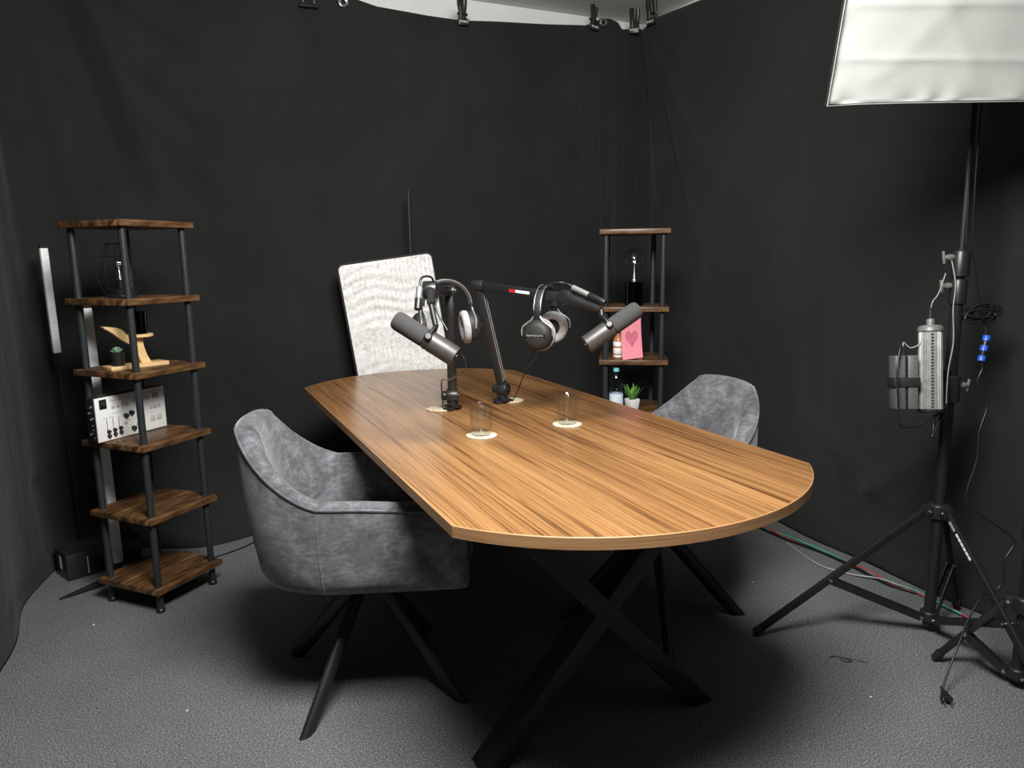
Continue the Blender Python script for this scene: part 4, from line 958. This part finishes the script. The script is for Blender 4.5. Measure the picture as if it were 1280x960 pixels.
wire('lamp_cable', 'grey cable joining driver box and ribbed cylinder', [(1.094, -0.727, 1.008), (1.098, -0.724, 1.022), (1.118, -0.735, 1.005), (1.138, -0.752, 1.02), (1.150, -0.74, 1.04)], 0.0019, 'grey_cable')
wire('lamp_cable', 'black cable drooping in a loop below the driver box', [(1.088, -0.722, 1.01), (1.062, -0.742, 1.02), (1.030, -0.760, 0.95), (1.020, -0.778, 0.86), (1.022, -0.790, 0.78), (1.060, -0.800, 0.77), (1.120, -0.815, 0.785), (1.20, -0.81, 0.82), (1.262, -0.775, 0.86)], 0.0035, 'black_cable')
wire('lamp_cable', 'black strap dangling below the ribbed cylinder', [(1.165, -0.80, 0.795), (1.150, -0.81, 0.755), (1.130, -0.822, 0.735), (1.160, -0.815, 0.765), (1.215, -0.80, 0.82)], 0.0045, 'black_cable')
wire('lamp_cable', 'grey cable running up the thin pole to the softbox', [(1.292, -0.768, 1.32), (1.290, -0.764, 1.45), (1.283, -0.762, 1.56), (1.276, -0.762, 1.66), (1.280, -0.760, 1.80), (1.290, -0.765, 1.95)], 0.0028, 'black_cable')
wire('lamp_cable', 'thin black cable from the softbox down to the coiled bundle', [(1.312, -0.766, 1.95), (1.306, -0.768, 1.6), (1.318, -0.770, 1.34), (1.340, -0.775, 1.24), (1.368, -0.780, 1.135), (1.378, -0.782, 1.10)], 0.0028, 'black_cable')
# coiled bundle
coil = []
c0 = Vector((1.372, -0.784, 1.106)); u_ = Vector((0.93, -0.36, 0.02)).normalized(); w_ = Vector((0.10, 0.20, 0.97)).normalized()
for k in range(96):
    a = k / 96 * 2 * PI * 6; lp = int(k / 16)
    e1 = (0.058, 0.046, 0.062, 0.040, 0.055, 0.050)[lp]; e2 = (0.014, 0.026, 0.020, 0.030, 0.010, 0.022)[lp]; tl = (0.02, 0.35, 0.15, -0.10, 0.25, 0.05)[lp]
    coil.append(c0 + u_ * (e1 * math.cos(a) + (0.004, -0.012, 0.006, 0.012, -0.006, 0)[lp]) + w_ * (e2 * math.sin(a) + tl * e1 * math.cos(a)) + Vector((0.38, 0.92, 0)) * (0.004 * lp - 0.01))
wire('coiled_cable', 'bundle of coiled black cable hanging on the tall light stand', coil, 0.0035, 'black_cable', k=3)
# blue waterproof connector
A_, B_ = Vector((1.394, -0.797, 1.035)), Vector((1.368, -0.801, 0.951)); d_ = B_ - A_; Lb = d_.length
t = thing('cable_connector', 'bright blue and black round cable connector hanging by the stand', 'connector', A_)
MB().lathe([(0.007, 0), (0.0085, 0.003), (0.0085, Lb - 0.003), (0.007, Lb)], 16, (0, 0, 0), d_).build('sleeve', 'black_plastic', t)
for f_ in (0.02, 0.40, 0.78): MB().lathe([(0.0098, Lb * f_), (0.0112, Lb * f_ + 0.002), (0.0112, Lb * (f_ + 0.2)), (0.0098, Lb * (f_ + 0.2) + 0.001)], 16, (0, 0, 0), d_).build('ring', 'blue', t)
wire('mains_cable', 'black mains cable snaking from the blue connector down the backdrop', [(1.390, -0.795, 1.037), (1.392, -0.79, 1.07), (1.385, -0.785, 1.095)], 0.003, 'black_cable')
wire('mains_cable', 'black mains cable hanging from the blue connector to a plug on the carpet', [(1.3675, -0.801, 0.949), (1.341, -0.825, 0.935), (1.323, -0.826, 0.885), (1.346, -0.848, 0.822), (1.315, -0.851, 0.734), (1.300, -0.861, 0.646), (1.262, -0.862, 0.540), (1.273, -0.878, 0.495),
      (1.349, -0.925, 0.431), (1.387, -0.950, 0.388), (1.354, -0.946, 0.330), (1.344, -0.954, 0.268), (1.320, -0.949, 0.235), (1.275, -0.955, 0.228), (1.231, -0.962, 0.242), (1.155, -0.972, 0.183), (1.099, -0.989, 0.134), (1.036, -1.005, 0.072), (0.986, -1.023, 0.0265)], 0.0032, 'black_cable')
pa, pd = Vector((0.984, -1.024, 0.0255)), Vector((-0.62, -0.74, -0.12)).normalized()
t = thing('mains_plug', 'black two-pin mains plug lying on the carpet in front of the stands', 'plug', pa)
sd_ = pd.cross(Vector((0, 0, 1))).normalized(); uu_ = sd_.cross(pd)
def wedge(a, b, w0, w1, h0, h1):
    vs = []
    for p, w, h in ((pd * a, w0, h0), (pd * b, w1, h1)):
        vs += [p + sd_ * w + uu_ * h, p - sd_ * w + uu_ * h, p - sd_ * w - uu_ * h, p + sd_ * w - uu_ * h]
    return MB().add(vs, [(3,2,1,0),(4,5,6,7),(0,1,5,4),(1,2,6,5),(2,3,7,6),(3,0,4,7)])
MB().tube([pd * -0.012, pd * 0.012], [0.004, 0.0065], 10).build('strain_relief', 'black_rubber', t)
wedge(0.010, 0.042, 0.008, 0.018, 0.006, 0.0075).build('body', 'black_plastic', t, bevel=0.003)
for s_ in (-1, 1): MB().tube([pd * 0.041 + sd_ * 0.0095 * s_, pd * 0.060 + sd_ * 0.0090 * s_], 0.0024, 8).build('pin', 'chrome', t)
# cables along the foot of the right backdrop
base_run = [(1.47, 0.55), (1.494, 0.273), (1.505, 0.102), (1.506, -0.112), (1.512, -0.30), (1.510, -0.441), (1.520, -0.544), (1.512, -0.677), (1.495, -0.80)]
def run(off, amp, ph, z, n0=0, n1=9): return [(x + off + amp * math.sin(i * 2.1 + ph), y, z + 0.003 * math.sin(i * 1.7 + ph)) for i, (x, y) in enumerate(base_run)][n0:n1]
G = 'cables along the right backdrop'
wire('floor_cable', 'red cable running along the floor below the right backdrop', run(0.000, 0.010, 0.3, 0.010), 0.0042, 'red_cable', group=G)
wire('floor_cable', 'turquoise cable running along the floor below the right backdrop', run(0.006, 0.011, 2.6, 0.009), 0.0042, 'teal_cable', group=G)
wire('floor_cable', 'thick black cable twisted around the red and turquoise cables', run(-0.012, 0.014, 1.2, 0.010, 0, 7), 0.0048, 'black_cable', group=G)
wire('floor_cable', 'short grey cable end lying by the red and turquoise cables', [(1.46, 0.06, 0.005), (1.42, -0.08, 0.005), (1.40, -0.20, 0.005), (1.44, -0.31, 0.006), (1.49, -0.40, 0.014), (1.503, -0.50, 0.018)], 0.0038, 'grey_cable', group=G)
wire('thread_scrap', 'thin dark thread scrap lying on the open carpet', [(0.86, -0.72, 0.002), (0.89, -0.73, 0.004), (0.91, -0.77, 0.002), (0.885, -0.76, 0.003), (0.90, -0.74, 0.002), (0.95, -0.80, 0.002)], 0.0012, 'black_cable', 'thread')
# paper flecks on the carpet
for i, (x, y) in enumerate([(-1.35, 0.62), (-1.05, -0.10), (-0.76, -0.52), (0.80, -0.93), (1.04, -0.18), (-0.98, -0.62)]):
    o = MB().box((0, 0, 0.001), (0.007, 0.004, 0.0015)).build('paper_fleck', 'label_white', None, smooth=0); o.location = (x, y, 0); o.rotation_euler.z = i * 1.1
    tag(o, 'tiny white paper fleck lying on the dark carpet', 'paper', 'white flecks on the carpet')

# ------------------------------------------------------------------ softbox
u_ = Vector((0.9077, -0.4196, 0)); cb = Vector((-0.417, -0.909, 0)); TL = 0.30
v_ = Vector((0, 0, 1)) * math.cos(TL) + cb * math.sin(TL); nrm_ = u_.cross(v_).normalized()
BL = Vector((0.702, -0.729, 1.71)); SW, SH = 0.82, 0.62
t = thing('softbox', 'white-fronted softbox with black rim on the tall light stand', 'softbox', BL)
g = np.random.default_rng(9)
def face(a, b):
    # cloth with a soft bulge, two horizontal creases and gathered edges
    x, y = a * SW, b * SH
    k = (min(a, 1 - a, 0.12) / 0.12) * (min(b, 1 - b, 0.12) / 0.12)
    d = -0.002 + 0.004 * math.sin(5 * x + 2) * math.sin(4 * y + 1) * k
    for yc, am in ((0.115 - 0.02 * x, 0.0045), (0.245 - 0.012 * x, 0.0045), (0.37, 0.004)): d += am * math.exp(-abs(y - yc) / 0.010) * min(1, k * 2)
    d += 0.0026 * math.exp(-((x - 0.10 - 0.9 * (y - 0.03)) / 0.045) ** 2) * k + 0.0035 * math.exp(-((x - 0.30 + 0.7 * (y - 0.2)) / 0.03) ** 2) * k
    d += 0.006 * math.exp(-(y / 0.02)) * math.sin(x * 55 + 1.5 * math.sin(x * 21)) * (1 if y > 0.003 else 0) + 0.004 * math.exp(-(x / 0.02)) * math.sin(y * 60)
    return u_ * x + v_ * y + nrm_ * d
MB().grid(face, 120, 90).build('front_cloth', 'diffuser', t, smooth=80)
# rim lip standing proud of the cloth, its lower edge sagging slightly
per = [(0, 0), (0.1, 0.010), (0.25, 0.014), (0.5, 0.014), (0.75, 0.014), (0.9, 0.010), (1, 0)]
lip = [u_ * (a * SW) + v_ * (b * 0.35 - 0.004) for a, b in per] + [u_ * SW + v_ * (SH * k / 4) for k in (1, 2, 3)] + [u_ * (SW * (1 - k / 6)) + v_ * SH for k in range(7)] + [v_ * (SH * (1 - k / 4)) for k in (1, 2, 3)]
m_ = len(lip); vs = [p + nrm_ * 0.010 for p in lip] + [p - nrm_ * 0.010 for p in lip]
cen = u_ * SW / 2 + v_ * SH / 2
vs += [p + (cen - p).normalized() * 0.003 - nrm_ * 0.010 for p in lip] + [p + (cen - p).normalized() * 0.003 + nrm_ * 0.010 for p in lip]
MB().add(vs, [(k * m_ + i, k * m_ + (i + 1) % m_, ((k + 1) % 4) * m_ + (i + 1) % m_, ((k + 1) % 4) * m_ + i) for k in range(4) for i in range(m_)]).build('rim', 'black_trim', t, smooth=30)
MB().tube([p + nrm_ * 0.010 for p in lip], 0.0016, 6, closed=True).build('piping', 'grey_cable', t)
bc = cen - nrm_ * 0.24
bx = [u_ * 0 , u_ * SW, u_ * SW + v_ * SH, v_ * SH]; br_ = [bc - u_ * .08 - v_ * .08, bc + u_ * .08 - v_ * .08, bc + u_ * .08 + v_ * .08, bc - u_ * .08 + v_ * .08]
MB().add([p + (cen - p) * 0.02 - nrm_ * 0.010 for p in bx] + br_, [(i, (i + 1) % 4, 4 + (i + 1) % 4, 4 + i) for i in range(4)] + [(7, 6, 5, 4)]).build('housing', 'black_trim', t, smooth=0)
MB().cyl(bc, bc - nrm_ * 0.10, 0.05, 20).build('lamp_head', 'black_plastic', t)
